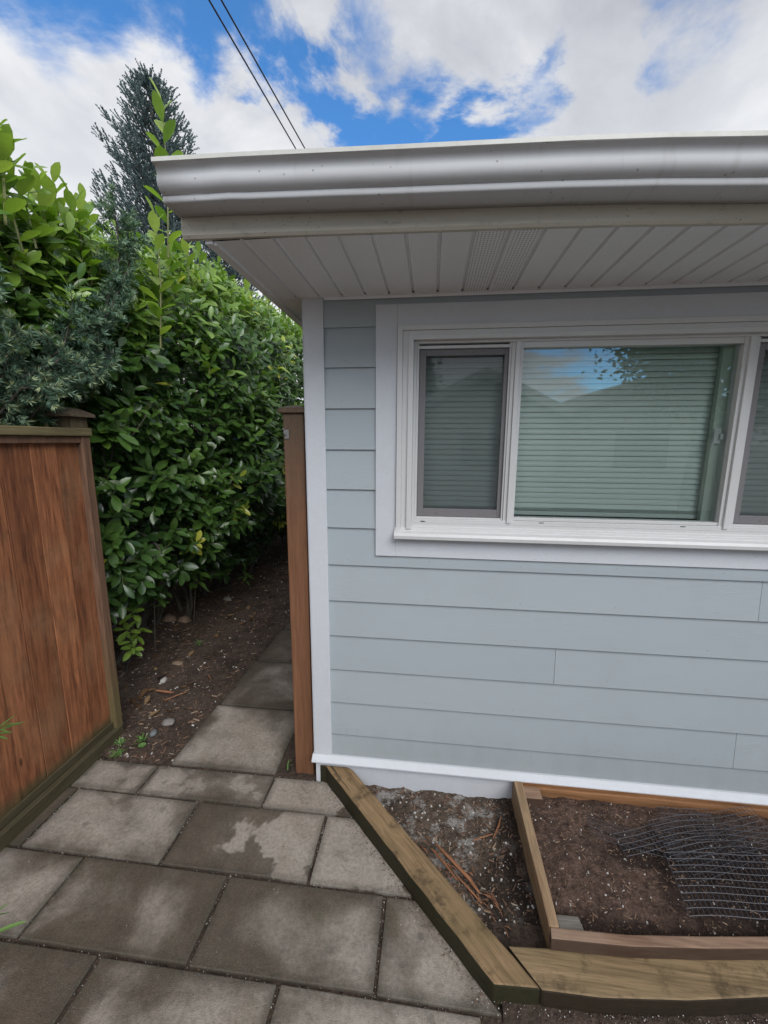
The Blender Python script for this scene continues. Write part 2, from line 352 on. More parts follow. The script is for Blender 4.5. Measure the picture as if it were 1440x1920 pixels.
def slab_fn(n, b):
    o = n.objc(); p = n.pos(); s = n.sep(o)
    hx = n.attr('hx', 'OBJECT'); hy = n.attr('hy', 'OBJECT'); dry = n.attr('dry', 'OBJECT'); sx_ = n.attr('sx', 'OBJECT')
    ex = n.math('SUBTRACT', hx, n.math('ABSOLUTE', s[0])); ey = n.math('SUBTRACT', hy, n.math('ABSOLUTE', s[1]))
    e = n.math('MINIMUM', ex, ey)
    big = n.noise(p, 3.4, 4, .55, .4); mid = n.noise(p, 13, 6, .6); fine = n.noise(p, 70, 6, .7)
    v = n.math('ADD', n.math('MULTIPLY', n.math('SUBTRACT', big, .5), .85), n.math('MULTIPLY', n.math('SUBTRACT', mid, .5), .10))
    v = n.math('ADD', v, n.math('MULTIPLY', n.math('MINIMUM', e, .10), 1.5))
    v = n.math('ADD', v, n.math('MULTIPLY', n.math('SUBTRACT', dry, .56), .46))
    v = n.math('ADD', v, n.math('MULTIPLY', s[0], sx_))
    hard = n.step(v, .10, .135); soft = n.step(v, -.10, .30)
    hb = n.attr('crisp', 'OBJECT')
    dm = n.mix(hb, soft, hard)
    dryc = n.mix(mid, (.28, .238, .195), (.475, .425, .368))
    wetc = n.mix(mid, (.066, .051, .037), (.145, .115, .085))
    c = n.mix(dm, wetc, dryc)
    c = n.mix(n.math('MULTIPLY', n.step(n.noise(n.scl(p, (4, 7, 1)), 1, 5, .6), .52, .72), .35), c, (.105, .095, .075))
    c = n.mix(n.math('MULTIPLY', n.step(n.noise(p, 2.1, 3), .5, .7), .30), c, (.24, .17, .125))
    c = n.mix(n.math('MULTIPLY', n.step(n.noise(p, 4.3, 6, .7), .56, .74), .45), c, (.10, .105, .060))
    c = n.mix(n.math('MULTIPLY', n.step(e, .035, .0), .45), c, (.055, .052, .036))
    blot = n.step(n.voro(n.vmath('ADD', p, n.vmath('SCALE', n.noise(p, 20, 3, .6, 0, True), .03)), 7.5), .16, .06)
    c = n.mix(n.math('MULTIPLY', blot, .38), c, (.075, .068, .058))
    c = n.mix(n.math('MULTIPLY', n.math('SUBTRACT', fine, .42), 1.5), c, (.03, .028, .025))
    grit = n.voro(p, 330, out=0)
    c = n.mix(n.math('MULTIPLY', n.step(n.voro(p, 210), .22, .10), .5), c, (.42, .40, .37))
    n.put(P_(b, 'Base Color'), c); n.put(P_(b, 'Roughness'), n.mix(dm, (.55, .55, .55), (.85, .85, .85)))
    P_(b, 'Specular IOR Level').default_value = .3
    n.put(P_(b, 'Normal'), n.bump(n.math('ADD', n.math('MULTIPLY', fine, .7), n.math('MULTIPLY', grit, .5)), .6, .005))
slab_m = mat('concrete_slab', slab_fn)
def soil_fn(a, c2, pale=None, wet=None):
    def fn(n, b):
        p = n.pos(); f = n.noise(p, 38, 8, .75); g = n.noise(p, 6, 4, .6)
        c = n.mix(n.step(f, .3, .7), a, c2); c = n.mix(n.math('MULTIPLY', n.step(g, .42, .7), .5), c, tuple(x*.5 for x in a))
        if pale: c = n.mix(n.math('MULTIPLY', n.step(n.math('ADD', n.noise(p, 7, 7, .7), n.math('MULTIPLY', n.noise(p, 90, 3), .15)), .58, .70), .75), c, pale)
        for wx, wy, rx, ry in (wet or []):
            q = n.vmath('MULTIPLY', n.vmath('SUBTRACT', p, (wx, wy, 0)), (1/rx, 1/ry, 0)); ln = n.vmath('LENGTH', q, None, 1)
            c = n.mix(n.math('MULTIPLY', n.step(n.math('ADD', ln, n.math('MULTIPLY', n.math('SUBTRACT', n.noise(p, 14, 4), .5), .9)), 1.2, .8), .72), c, (.018, .012, .010))
        sp = n.step(n.voro(p, 120), .2, .1)
        c = n.mix(n.math('MULTIPLY', sp, .35), c, (.20, .16, .125))
        n.put(P_(b, 'Base Color'), c); P_(b, 'Roughness').default_value = .9; P_(b, 'Specular IOR Level').default_value = .2
        n.put(P_(b, 'Normal'), n.bump(n.math('ADD', f, n.math('MULTIPLY', n.voro(p, 90), .5)), .9, .012))
    return fn
soil_m = mat('garden_soil', soil_fn((.042, .030, .024), (.125, .090, .070)))
bed_m = mat('bed_soil', soil_fn((.055, .042, .032), (.17, .125, .095), (.36, .35, .33), [(.98, -.50, .16, .22), (1.0, -.2, .05, .3)]))
rich_m = mat('planter_soil', soil_fn((.046, .028, .022), (.165, .105, .080), None, [(1.75, -.35, .24, .22), (1.5, -.31, .16, .05), (1.5, -.62, .9, .085), (2.1, -.4, .4, .2)]))
ground_m = mat('ground_soil', soil_fn((.04, .032, .024), (.09, .075, .05)))
def chip_fn(n, b):
    r = n.attr('rnd')
    c = n.ramp(r, [(0, (.035, .022, .016)), (.35, (.11, .065, .042)), (.6, (.21, .125, .08)), (.8, (.33, .24, .165)), (.9, (.38, .36, .33)), (1, (.62, .60, .56))])
    n.put(P_(b, 'Base Color'), c); P_(b, 'Roughness').default_value = .8
chip_m = mat('bark_and_grit', chip_fn)
def rock_fn(n, b):
    p = n.pos(); c = n.mix(n.noise(p, 45, 6, .7), (.10, .09, .08), (.34, .32, .29))
    n.put(P_(b, 'Base Color'), c); P_(b, 'Roughness').default_value = .85; n.put(P_(b, 'Normal'), n.bump(n.noise(p, 90, 5, .7), .5, .004))
rock_m = mat('stone', rock_fn)
def leaf_mat(name, stops, gloss=.32, trans=.25, spec=.5, vein=True):
    def fn(n, b):
        r = n.attr('rnd'); p = n.pos()
        c = n.ramp(r, stops)
        c = n.mix(n.math('MULTIPLY', n.math('SUBTRACT', n.noise(p, 55, 4, .6), .4), .5), c, tuple(x*.45 for x in stops[0][1]))
        n.put(P_(b, 'Base Color'), c); n.put(P_(b, 'Roughness'), n.math('ADD', gloss, n.math('MULTIPLY', n.noise(p, 30, 2), .18))); P_(b, 'Specular IOR Level').default_value = spec
        if vein: n.put(P_(b, 'Normal'), n.bump(n.noise(p, 70, 3, .55), .25, .003))
        tr = n.new('ShaderNodeBsdfTranslucent'); n.put(tr.inputs[0], n.mix(1, c, (1.6, 1.9, .7), 'MULTIPLY'))
        m = n.new('ShaderNodeMixShader'); m.inputs[0].default_value = trans; n.l.new(b.outputs[0], m.inputs[1]); n.l.new(tr.outputs[0], m.inputs[2])
        return m.outputs[0]
    return mat(name, fn)
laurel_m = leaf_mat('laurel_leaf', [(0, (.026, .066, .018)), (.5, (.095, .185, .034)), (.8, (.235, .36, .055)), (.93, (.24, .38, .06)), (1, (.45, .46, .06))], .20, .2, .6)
young_m = leaf_mat('young_laurel_leaf', [(0, (.12, .21, .05)), (.5, (.25, .345, .075)), (1, (.44, .50, .16))], .35, .4)
yew_m = leaf_mat('yew_needle', [(0, (.028, .066, .042)), (.5, (.080, .150, .098)), (.85, (.20, .31, .21)), (1, (.34, .38, .20))], .45, .1, .3, False)
spruce_m = leaf_mat('blue_spruce_needle', [(0, (.07, .105, .11)), (.5, (.16, .22, .225)), (1, (.27, .345, .36))], .5, .05, .3, False)
tree_m = leaf_mat('tree_leaf', [(0, (.02, .055, .022)), (.6, (.05, .12, .04)), (1, (.10, .19, .06))], .5, .2, .3, False)
blade_m = leaf_mat('grass_blade_green', [(0, (.10, .22, .05)), (1, (.22, .36, .12))], .5, .3, .3, False)
def bark_fn(n, b):
    p = n.pos(); f = n.noise(n.scl(p, (30, 30, 8)), 1, 6, .7)
    n.put(P_(b, 'Base Color'), n.mix(f, (.035, .030, .024), (.13, .115, .09))); P_(b, 'Roughness').default_value = .9; n.put(P_(b, 'Normal'), n.bump(f, .6, .006))
bark_m = mat('bark', bark_fn)
def stem_fn(n, b):
    p = n.pos(); n.put(P_(b, 'Base Color'), n.mix(n.noise(p, 20, 4), (.10, .13, .04), (.22, .20, .08))); P_(b, 'Roughness').default_value = .7
stem_m = mat('green_stem', stem_fn)
def glass(name, tint, refl):
    def fn(n, b):
        tr = n.new('ShaderNodeBsdfTransparent'); tr.inputs[0].default_value = tint+(1,)
        g = n.new('ShaderNodeBsdfGlossy'); g.inputs['Roughness'].default_value = 0; g.inputs[0].default_value = (.93, .97, 1, 1)
        p = n.pos(); n.put(g.inputs['Normal'], n.bump(n.noise(p, 2.6, 2, .4), .035, .02))
        lw = n.new('ShaderNodeFresnel'); lw.inputs[0].default_value = 1.5
        f = n.math('ADD', n.math('MULTIPLY', lw.outputs[0], 1.2), refl, clamp=True)
        m = n.new('ShaderNodeMixShader'); n.put(m.inputs[0], f); n.l.new(tr.outputs[0], m.inputs[1]); n.l.new(g.outputs[0], m.inputs[2])
        return m.outputs[0]
    return mat(name, fn)
glass_m = glass('window_glass', (.92, 1.0, .96), .09)
def screen_fn(n, b):
    P_(b, 'Base Color').default_value = (.05, .052, .06, 1); P_(b, 'Roughness').default_value = .7
    tr = n.new('ShaderNodeBsdfTransparent'); m = n.new('ShaderNodeMixShader')
    m.inputs[0].default_value = .40; n.l.new(tr.outputs[0], m.inputs[1]); n.l.new(b.outputs[0], m.inputs[2]); return m.outputs[0]
screen_m = mat('insect_mesh', screen_fn)
bronze_m = paint('screen_frame_grey', (.19, .18, .185), .5, .2)
def slat_fn(n, b):
    n.put(P_(b, 'Base Color'), n.mix(n.noise(n.pos(), 3, 3), (.84, .90, .85), (.88, .94, .89))); P_(b, 'Roughness').default_value = .5
    tr = n.new('ShaderNodeBsdfTranslucent'); tr.inputs[0].default_value = (.6, .65, .6, 1)
    m = n.new('ShaderNodeMixShader'); m.inputs[0].default_value = .05; n.l.new(b.outputs[0], m.inputs[1]); n.l.new(tr.outputs[0], m.inputs[2]); return m.outputs[0]
slat_m = mat('blind_slat', slat_fn)
room_m = paint('room_wall', (.30, .30, .28), .8, 0)
sash_m = paint('inner_sash_green', (.55, .62, .54), .5, .15)
metal_m = paint('dull_metal', (.22, .22, .22), .4, .3)
wire_m = paint('black_coated_wire', (.048, .050, .060), .45, 0, spec=.45)
cable_m = paint('cable_rubber', (.02, .02, .025), .6, 0)
cream_m = paint('cream_render', (.68, .63, .50), .7, .1)
roof_m = paint('roof_shingle', (.085, .085, .09), .9, .4, (30, 30, 30), .5)
opp_m = paint('neighbour_siding', (.58, .57, .53), .7, .15)
oppw_m = paint('neighbour_white', (.68, .68, .66), .6, .1)
def bounce_ground_fn(n, b):
    p = n.pos(); n.put(P_(b, 'Base Color'), n.mix(n.noise(p, 12, 6, .7), (.17, .165, .155), (.30, .29, .275))); P_(b, 'Roughness').default_value = .9
bounce_ground_m = mat('bounce_grey_ground', bounce_ground_fn)  # unseen yard surface, neutral grey made up to bounce light onto the soffit
# ================================================================ SETTING: ground
def sheet(name, x0, x1, y0, y1, z, step_, amp, sc_, m, fn=None, mask=None, kind='structure'):
    nx = max(2, int((x1-x0)/step_)); ny = max(2, int((y1-y0)/step_)); mb = MB(); vs = []
    for j in range(ny+1):
        for i in range(nx+1):
            x = x0+(x1-x0)*i/nx; y = y0+(y1-y0)*j/ny
            h = mnoise.fractal(Vector((x*sc_, y*sc_, 1.3)), .9, 2.1, 5)*amp
            vs.append((x, y, z+h+(fn(x, y) if fn else 0)))
    fs = []
    for j in range(ny):
        for i in range(nx):
            cx = x0+(x1-x0)*(i+.5)/nx; cy = y0+(y1-y0)*(j+.5)/ny
            if mask and not mask(cx, cy): continue
            a = j*(nx+1)+i; fs.append((a, a+1, a+nx+2, a+nx+1))
    mb.add(vs, fs); o = mb.build(name, m, smooth=True); o['kind'] = kind; return o
g = MB(); g.add([(-400, -400, -.06), (400, -400, -.06), (400, 400, -.06), (-400, 400, -.06)], [(0, 1, 2, 3)]); o = g.build('ground', bounce_ground_m); o['kind'] = 'structure'
def hump(x, y): return .05*math.exp(-((x+1.95)/.5)**2) + .028*max(0, min(1, (-.9-x)*2))
sheet('side_soil', -3.2, -.72, -.0, 8.5, -.012, .035, .018, 7, soil_m, hump)
sheet('strip_soil', -.16, .07, -.01, 8.5, -.012, .035, .01, 7, soil_m)
sheet('joint_soil', -1.3, 3.2, -2.9, .03, -.014, .03, .006, 14, soil_m)
# diagonal: from (.105,.006) to (.852,-.777)
def in_bed(x, y): return (x-.13)*.783+(y-.006)*.747 > 0.02 and x < 1.09 and y > -.70
sheet('bed_soil', .08, 1.1, -.72, .02, -.004, .012, .016, 11, bed_m, mask=in_bed)
# ================================================================ paving slabs
DA, DB = (.100, .012), (.852, -.772)
def clip(poly, A, B):   # keep left side of A->B
    out = []
    s = lambda p: (B[0]-A[0])*(p[1]-A[1])-(B[1]-A[1])*(p[0]-A[0])
    for i in range(len(poly)):
        p, q = poly[i], poly[(i+1) % len(poly)]; a, b = s(p), s(q)
        if a >= 0: out.append(p)
        if a*b < 0: t = a/(a-b); out.append((p[0]+(q[0]-p[0])*t, p[1]+(q[1]-p[1])*t))
    return out
def slab(x0, x1, y0, y1, dry, label, crisp=0., sxv=0., cut=False, zt=0., group='concrete slabs paving the corner patio'):
    g_ = .0065; pts = [(x0+g_, y0+g_), (x1-g_, y0+g_), (x1-g_, y1-g_), (x0+g_, y1-g_)]
    cx, cy = (x0+x1)/2, (y0+y1)/2; a = rng.normal(0, .0025)
    pts = [(cx+(x-cx)*math.cos(a)-(y-cy)*math.sin(a)+rng.normal(0, .0012), cy+(x-cx)*math.sin(a)+(y-cy)*math.cos(a)+rng.normal(0, .0012)) for x, y in pts]
    if cut: pts = clip(pts, DB, DA)
    mb = MB(); mb.poly(pts, -.045, zt+rng.normal(0, .0012))
    xs = [q[0] for q in pts]; ys = [q[1] for q in pts]
    loc = ((min(xs)+max(xs))/2, (min(ys)+max(ys))/2, -.045)
    o = mb.build('paving_slab', slab_m, loc=loc, bevel=.004)
    o['hx'] = (max(xs)-min(xs))/2; o['hy'] = (max(ys)-min(ys))/2; o['dry'] = float(dry); o['crisp'] = float(crisp); o['sx'] = float(sxv)
    tag(o, label, 'paving slab', group)
yr = [-.010, -.196, -.505, -.805, -1.115, -1.425]
slab(-1.17, -.800, yr[1], yr[0], .80, 'short pale slab at the far left, between the fence foot and the soil', .3)
slab(-.800, -.149, yr[1], yr[0], .72, 'narrow full length slab lying across the mouth of the side path', .3)
slab(-.149, .30, yr[1], yr[0], .98, 'pale slab with crisp damp edge touching the house corner and gate post', 1, -.7, True)
slab(-1.30, -1.108, yr[2], yr[1], .1, 'dark damp sliver of slab squeezed along the fence kick rail in the second row')
slab(-1.108, -.459, yr[2], yr[1], .78, 'large light dry slab in the second row nearest the fence', .15)
slab(-.459, .172, yr[2], yr[1], .62, 'second row slab half dark damp and half pale with crisp right side', .75, .55)
slab(.172, .80, yr[2], yr[1], .95, 'pale slab cut off by the diagonal timber in the second row', 1, -.5, True)
slab(-1.42, -.789, yr[3], yr[2], .56, 'third row slab against the fence with soft light patch')
slab(-.789, -.149, yr[3], yr[2], .28, 'olive brown damp slab second from the fence in the third row')
slab(-.149, .482, yr[3], yr[2], .34, 'dark brown slab in the middle of the third row with pale blotch at its right', 0, .35)
slab(.482, 1.0, yr[3], yr[2], .55, 'third row slab ending in a point beneath the diagonal timber', 0, .0, True)
slab(-1.108, -.460, yr[4], yr[3], .12, 'darkest damp slab at the bottom left of the patio')
slab(-.460, .171, yr[4], yr[3], .50, 'bottom row slab left of centre with pale mottling', 0, .35)
slab(.171, .815, yr[4], yr[3]-.0, .82, 'light slab in the bottom row just below the tip of the diagonal timber', .2)
slab(.815, 1.47, yr[4]-.02, yr[3]-.022, .9, 'pale slab in the bottom row in front of the long low timber', .3)
slab(1.47, 2.1, yr[4]-.02, yr[3]-.022, .85, 'pale slab in the bottom row at the right edge in front of the long low timber', .3)
# side path
px0, px1 = -.755, -.135
py = [.000, .516, 1.073, 1.63, 2.19, 2.75, 3.3, 3.86, 4.4]
plab = ['nearest slab of the side path, its near end light and sandy', 'second slab of the side path, dark grey and damp', 'third slab of the side path in deep shade', 'fourth slab of the side path, half hidden by the gate post'] + ['slab of the side path hidden far behind the gate post']*6
for i in range(len(py)-1):
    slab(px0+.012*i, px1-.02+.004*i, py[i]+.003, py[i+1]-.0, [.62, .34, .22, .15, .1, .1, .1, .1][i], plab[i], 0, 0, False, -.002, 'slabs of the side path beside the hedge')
# ================================================================ HOUSE
house = thing('house', 'blue grey lap sided house corner with white trim, deep vented eave and sliding window', 'house', (2.0, 3.0, 0))
XR = 4.6
zs0, E_ = .2694, .1778
zl = [zs0-E_+.0]+[zs0+E_*k for k in range(10)]+[2.041, 2.203, 2.34]
mb = MB()
def course(z0, z1, x0, x1, ya, yb, rnd):
    mb.add([(x0, ya, z0), (x1, ya, z0), (x1, yb, z1), (x0, yb, z1), (x0, .03, z0), (x1, .03, z0), (x1, .03, z1), (x0, .03, z1)],
           [(0, 1, 2, 3), (0, 4, 5, 1), (3, 2, 6, 7), (0, 3, 7, 4), (1, 5, 6, 2)], rnd)
joint = {3: [1.207], 5: [2.017], 1: [2.017], 7: [3.4], 2: [2.9, .9+2.8]}
for k in range(len(zl)-1):
    zb, zt = zl[k], zl[k+1]+.012
    lo, hi = max(zb, .10), min(zt, 2.335)
    yf = lambda z: .002+.0105*(z-zb)/(E_)
    segs = []
    cuts = [c for c in (1.25, 2.25) if lo < c < hi]; ed = [lo]+cuts+[hi]
    for a, b in zip(ed[:-1], ed[1:]):
        if (a+b)/2 > 1.25 and (a+b)/2 < 2.25: xs = [(.10, .43), (2.40, XR)]
        else:
            js = [j for j in joint.get(k, [])]; e2 = [.10]+js+[XR]; xs = [(e2[i]+(.0008 if i else 0), e2[i+1]-(.0008 if i+1 < len(e2)-1 else 0)) for i in range(len(e2)-1)]
        for xi, (xa, xb) in enumerate(xs): course(a, b, xa, xb, yf(a), yf(b), (k*.37+xi*.53) % 1)
mb.build('lap_siding', siding_m, house)
mb = MB(); mb.box(.062, .151, -.004, .03, .146, 2.333); mb.box(.058, .0615, -.002, .09, .146, 2.325)
mb.build('corner_board', trim_m, house, bevel=.002)
# water table: skirt + drip cap
mb = MB(); mb.sweep([(-.006, .0), (-.006, .118), (.03, .118), (.03, -.05), (-.006, -.05)], [(.068, 0, 0), (XR, 0, 0)])
mb.build('skirt_board', trim_m, house, bevel=.0015)
mb = MB(); mb.sweep([(-.030, .119), (-.030, .126), (-.004, .148), (.03, .148), (.03, .119)], [(.052, 0, 0), (XR, 0, 0)])
mb.build('drip_cap', trim_m, house, bevel=.001)
mb = MB()
for k in range(0, 12):
    for x in (.24, .62, 1.03, 1.44, 1.85, 2.26, 2.67):
        z = zl[k]+.028+random.gauss(0, .002); xx = x+random.gauss(0, .006)
        if (1.19 < z < 2.31 and .36 < xx < 2.48) or not .17 < z < 2.3: continue
        mb.add([(xx+.0022*math.cos(a), .0016+.0105*(z-zl[k])/E_, z+.0022*math.sin(a)) for a in (0, 1.05, 2.09, 3.14, 4.19, 5.24)], [(0, 1, 2, 3, 4, 5)], .5)
nails = mb.build('nail_heads', metal_m, house); tag(nails, kind='stuff')
# side and rear walls, room
mb = MB()
for k in range(13): zb = .1+E_*k; mb.add([(.068, .03, zb), (.068, 7, zb), (.076, 7, zb+E_), (.076, .03, zb+E_)], [(0, 3, 2, 1)], random.random())
mb.build('side_siding', siding_m, house)
mb = MB(); mb.box(.09, .13, .031, 7, .0, 2.31); mb.box(.09, XR, 6.9, 7, 0, 2.31); mb.box(XR-.05, XR, .031, 6.9, 0, 2.31)
mb.build('wall_core', opp_m, house)
mb = MB(); mb.box(.2, XR-.1, 2.6, 2.65, .1, 2.3, .5); mb.box(.2, XR-.1, .12, 2.6, .55, .6, .5); mb.box(.2, XR-.1, .12, 2.6, 2.26, 2.30, .5); mb.box(.18, .2, .12, 2.6, .1, 2.3, .5); mb.box(2.9, 2.95, .12, 2.6, .1, 2.3, .5)
mb.box(.15, .53, .034, .12, 1.0, 2.3, .5); mb.box(2.33, 2.8, .034, .12, 1.0, 2.3, .5); mb.box(.53, 2.33, .034, .12, 1.0, 1.36, .5); mb.box(.53, 2.33, .034, .12, 2.15, 2.3, .5)
mb.build('room_shell', room_m, house)
# ---- window
win = MB(); T = -.006
win.box(.376, .467, T, .03, 1.211, 2.286, .5); win.box(2.372, 2.463, T, .03, 1.211, 2.286, .5)
win.box(.467, 2.372, T+.0015, .03, 2.2005, 2.286, .5); win.box(.467, 2.372, T+.0015, .03, 1.211, 1.3015, .5)
window = win.build('window', trim_m, house, bevel=.0015); tag(window, None)
mb = MB()     # brick mould frame in steps
def ring(x0, x1, z0, z1, wl, wt, wb, y0, y1):
    mb.box(x0, x0+wl, y0, y1, z0, z1, .5); mb.box(x1-wl, x1, y0, y1, z0, z1, .5)
    mb.box(x0+wl, x1-wl, y0+.0006, y1, z1-wt, z1, .5)
    if wb: mb.box(x0+wl, x1-wl, y0+.0006, y1, z0, z0+wb, .5)
ring(.469, 2.370, 1.318, 2.1995, .022, .020, 0, -.022, .03)
ring(.491, 2.348, 1.330, 2.179, .024, .020, 0, -.016, .03)
ring(.515, 2.324, 1.345, 2.159, .022, .018, 0, -.026, .03)
ring(.537, 2.302, 1.368, 2.141, .012, .010, .020, .000, .055)
mb.sweep([(-.050, 1.303), (-.052, 1.318), (-.046, 1.330), (-.020, 1.336), (-.018, 1.349), (.002, 1.353), (.002, 1.37), (.03, 1.37), (.03, 1.303)], [(.463, 0, 0), (2.376, 0, 0)])
frame = mb.build('window_frame', vinyl_m, window, bevel=.0015)
mb = MB()
mb.box(.937, .952, .004, .06, 1.378, 2.131, .5); mb.box(.952, .970, -.006, .06, 1.378, 2.131, .5); mb.box(.970, .984, .006, .06, 1.378, 2.131, .5)
mb.box(.984, 1.808, .008, .06, 1.389, 1.402, .5); mb.box(.984, 1.808, .008, .06, 2.108, 2.131, .5)
mb.box(1.808, 1.822, .004, .06, 1.378, 2.131, .5); mb.box(1.822, 1.842, -.006, .06, 1.378, 2.131, .5); mb.box(1.842, 1.858, .004, .06, 1.378, 2.131, .5)
mb.build('mullion', vinyl_m, window, bevel=.0015)
for xa, xb in ((.549, .937), (1.858, 2.290)):
    mb = MB()
    mb.box(xa, xa+.010, .012, .06, 1.388, 2.131, .5); mb.box(xb-.008, xb, .012, .06, 1.388, 2.131, .5); mb.box(xa+.01, xb-.008, .0126, .06, 1.388, 1.3955, .5); mb.box(xa+.01, xb-.008, .0126, .06, 2.112, 2.124, .5)
    mb.build('sash', vinyl_m, window, bevel=.001)
for xa, xb in ((.560, .928), (1.869, 2.281)):
    mb = MB(); mb.box(xa, xa+.028, .024, .034, 1.397, 2.110, .5); mb.box(xb-.016, xb, .024, .034, 1.397, 2.110, .5); mb.box(xa+.028, xb-.016, .0246, .034, 1.397, 1.432, .5); mb.box(xa+.028, xb-.016, .0246, .034, 2.085, 2.110, .5)
    mb.box((xa+xb)/2-.10, (xa+xb)/2-.09, .0215, .025, 1.410, 1.413, 0); mb.box((xa+xb)/2+.09, (xa+xb)/2+.10, .0215, .025, 1.410, 1.413, 0)
    sf = mb.build('screen_frame', bronze_m, window, bevel=.0015)
    mb = MB(); mb.add([(xa+.027, .029, 1.431), (xb-.015, .029, 1.431), (xb-.015, .029, 2.086), (xa+.027, .029, 2.086)], [(0, 1, 2, 3)]); mb.build('insect_screen', screen_m, window)
for xa, xb, y in ((.556, .932, .050), (.984, 1.808, .030), (1.865, 2.285, .050)):
    mb = MB(); mb.add([(xa, y, 1.39), (xb, y, 1.39), (xb, y, 2.125), (xa, y, 2.125)], [(0, 1, 2, 3)]); mb.build('pane', glass_m, window)
for xa, xb in ((.575, .925), (.990, 1.790), (1.872, 2.27)):      # blinds
    mb = MB(); z = 2.105
    while z > 1.435:
        t = R_(71+rng.normal(0, 1.2)); h = .0125; dy, dz = h*math.cos(t), h*math.sin(t); yc = .104+rng.normal(0, .0006)
        pr = [(-1, 0), (-.5, .0016), (0, .0022), (.5, .0016), (1, 0)]
        P1 = [(yc+dy*a+math.sin(t)*-c, z+dz*a+math.cos(t)*c) for a, c in pr]
        mb.add([(xa, y, zz_) for y, zz_ in P1]+[(xb, y, zz_) for y, zz_ in P1], [(i, i+5, i+6, i+1) for i in range(4)], .5)
        z -= .0235
    mb.box(xa, xb, .094, .116, 1.402, 1.420, .5)
    for i in range(4): mb.box(xa+.001, xb-.001, .095, .113, 1.4225+i*.0035, 1.4238+i*.0035, .5)
    mb.box(xa, xb, .09, .12, 2.118, 2.145, .5)
    mb.build('blind', slat_m, window)
mb = MB(); mb.box(1.770, 1.838, .060, .085, 1.40, 2.12, .5); mb.box(1.806, 1.812, .055, .0598, 1.40, 2.12, .5)
mb.build('inner_sash', sash_m, window, bevel=.002)
mb = MB(); mb.box(1.770, 1.798, .047, .0595, 1.725, 1.785, .5); mb.box(1.788, 1.80, .036, .046, 1.742, 1.765, .2); mb.tube([(1.777, .05, 1.74), (1.766, .045, 1.72), (1.762, .045, 1.70)], .005)
mb.build('latch', vinyl_m, window, bevel=.002)
for x in (.578, 1.09, 1.66): mb = MB(); mb.box(x, x+.020, -.0005, .0015 if x < .7 else .0085, 1.3815 if x > .7 else 1.374, 1.3845 if x > .7 else 1.378, 0); mb.build('weep_slot', dark_m, window)
# ---- soffit
gx = [.040+.0985*k for k in range(-1, 46)]
mb = MB(); vb = MB(); zsf = 2.3235
VENT = (7, 8)
for k in range(len(gx)-1):
    a, b = gx[k], gx[k+1]; tgt = vb if k in (8, 9) else mb
    prof = None
    xs = [a+.008, b-.008]
    tgt.add([(xs[0], -.512, zsf), (xs[1], -.512, zsf), (xs[1], -.006, zsf), (xs[0], -.006, zsf)], [(0, 3, 2, 1)], .5)
    pr = [(b-.008, 0), (b-.005, .009), (b+.001, .009), (b+.0045, -.002), (b+.008, 0)]
    mb.add([(x, -.512, zsf+z) for x, z in pr]+[(x, -.006, zsf+z) for x, z in pr], [(i, i+5, i+6, i+1) for i in range(4)], .5)
# side eave soffit strip
mb.add([(-.055, -.006, zsf), (.062, -.006, zsf), (.062, 7, zsf), (-.055, 7, zsf)], [(0, 3, 2, 1)], .5)
mb.box(-.0555, XR, -.006, .002, zsf-.001, zsf+.004, .5)
sof = mb.build('soffit', soffit_m, house)
vb.build('soffit_vent', vent_m, sof)
mb = MB(); mb.box(.155, XR, -.0035, .001, zsf-.013, zsf-.0015, .5); mb.build('soffit_channel', soffit_m, sof)
mb = MB(); mb.box(-.045, XR, -.50, 7, zsf+.012, zsf+.03); mb.build('soffit_backing', dark_m, sof)
ST_ = [(-.141, 0, 0), (.1, 0, -.004), (.484, 0, -.014), (.72, 0, -.0195), (.945, 0, -.025), (1.16, 0, -.033), (1.30, 0, -.041), (1.40, 0, -.046), (1.6, 0, -.052), (2.2, 0, -.055), (XR+.1, 0, -.06)]
STF = [(x, dy, dz*.72) for x, dy, dz in ST_]
mb = MB(); mb.sweep([(-.530, 2.336), (-.530, 2.46), (-.512, 2.46), (-.512, 2.328), (-.524, 2.328)], STF)
mb.build('fascia_board', fascia_m, house)
mb = MB(); mb.box(-.080, -.0555, -.511, 7, 2.318, 2.46, .5); mb.box(-.139, -.080, -.5115, -.495, 2.335, 2.45, .5); mb.box(-.0555, -.045, -.505, 7, 2.316, 2.330, .5)
mb.build('rake_board', soffit_m, house, bevel=.002)
# gutter
GP = [(-.532, 2.468), (-.532, 2.383), (-.606, 2.384), (-.609, 2.388), (-.609, 2.399), (-.606, 2.402), (-.612, 2.4035), (-.621, 2.408), (-.628, 2.416), (-.631, 2.426), (-.630, 2.436), (-.628, 2.444), (-.629, 2.452), (-.634, 2.4595), (-.643, 2.463), (-.6465, 2.464)]
mb = MB(); mb.sweep(GP, [(x, dy, dz) for x, dy, dz in [(-.141, 0, 0), (-.02, .001, -.001), (.05, -.001, -.002), (.1, 0, -.004), (.2, 0, -.0065), (.35, 0, -.010)]+ST_[2:]], closed=False)
gut = mb.build('gutter', gutter_m, house, smooth=True)
m = gut.modifiers.new('thickness', 'SOLIDIFY'); m.thickness = .0012; m.offset = 0
mb = MB(); mb.sweep([(-.6475, 2.464), (-.6475, 2.4745), (-.633, 2.4755), (-.633, 2.474), (-.6455, 2.473), (-.6455, 2.464)], [(-.143, 0, 0)]+ST_[1:])
mb.build('gutter_lip', lipm, gut)
mb = MB(); n_ = len(GP); mb.add([(-.1425, y, z) for y, z in GP]+[(-.1405, y, z) for y, z in GP], [tuple(range(n_)), tuple(range(n_, 2*n_))[::-1]]+[(i, i+n_, (i+1) % n_+n_, (i+1) % n_) for i in range(n_)], .5)
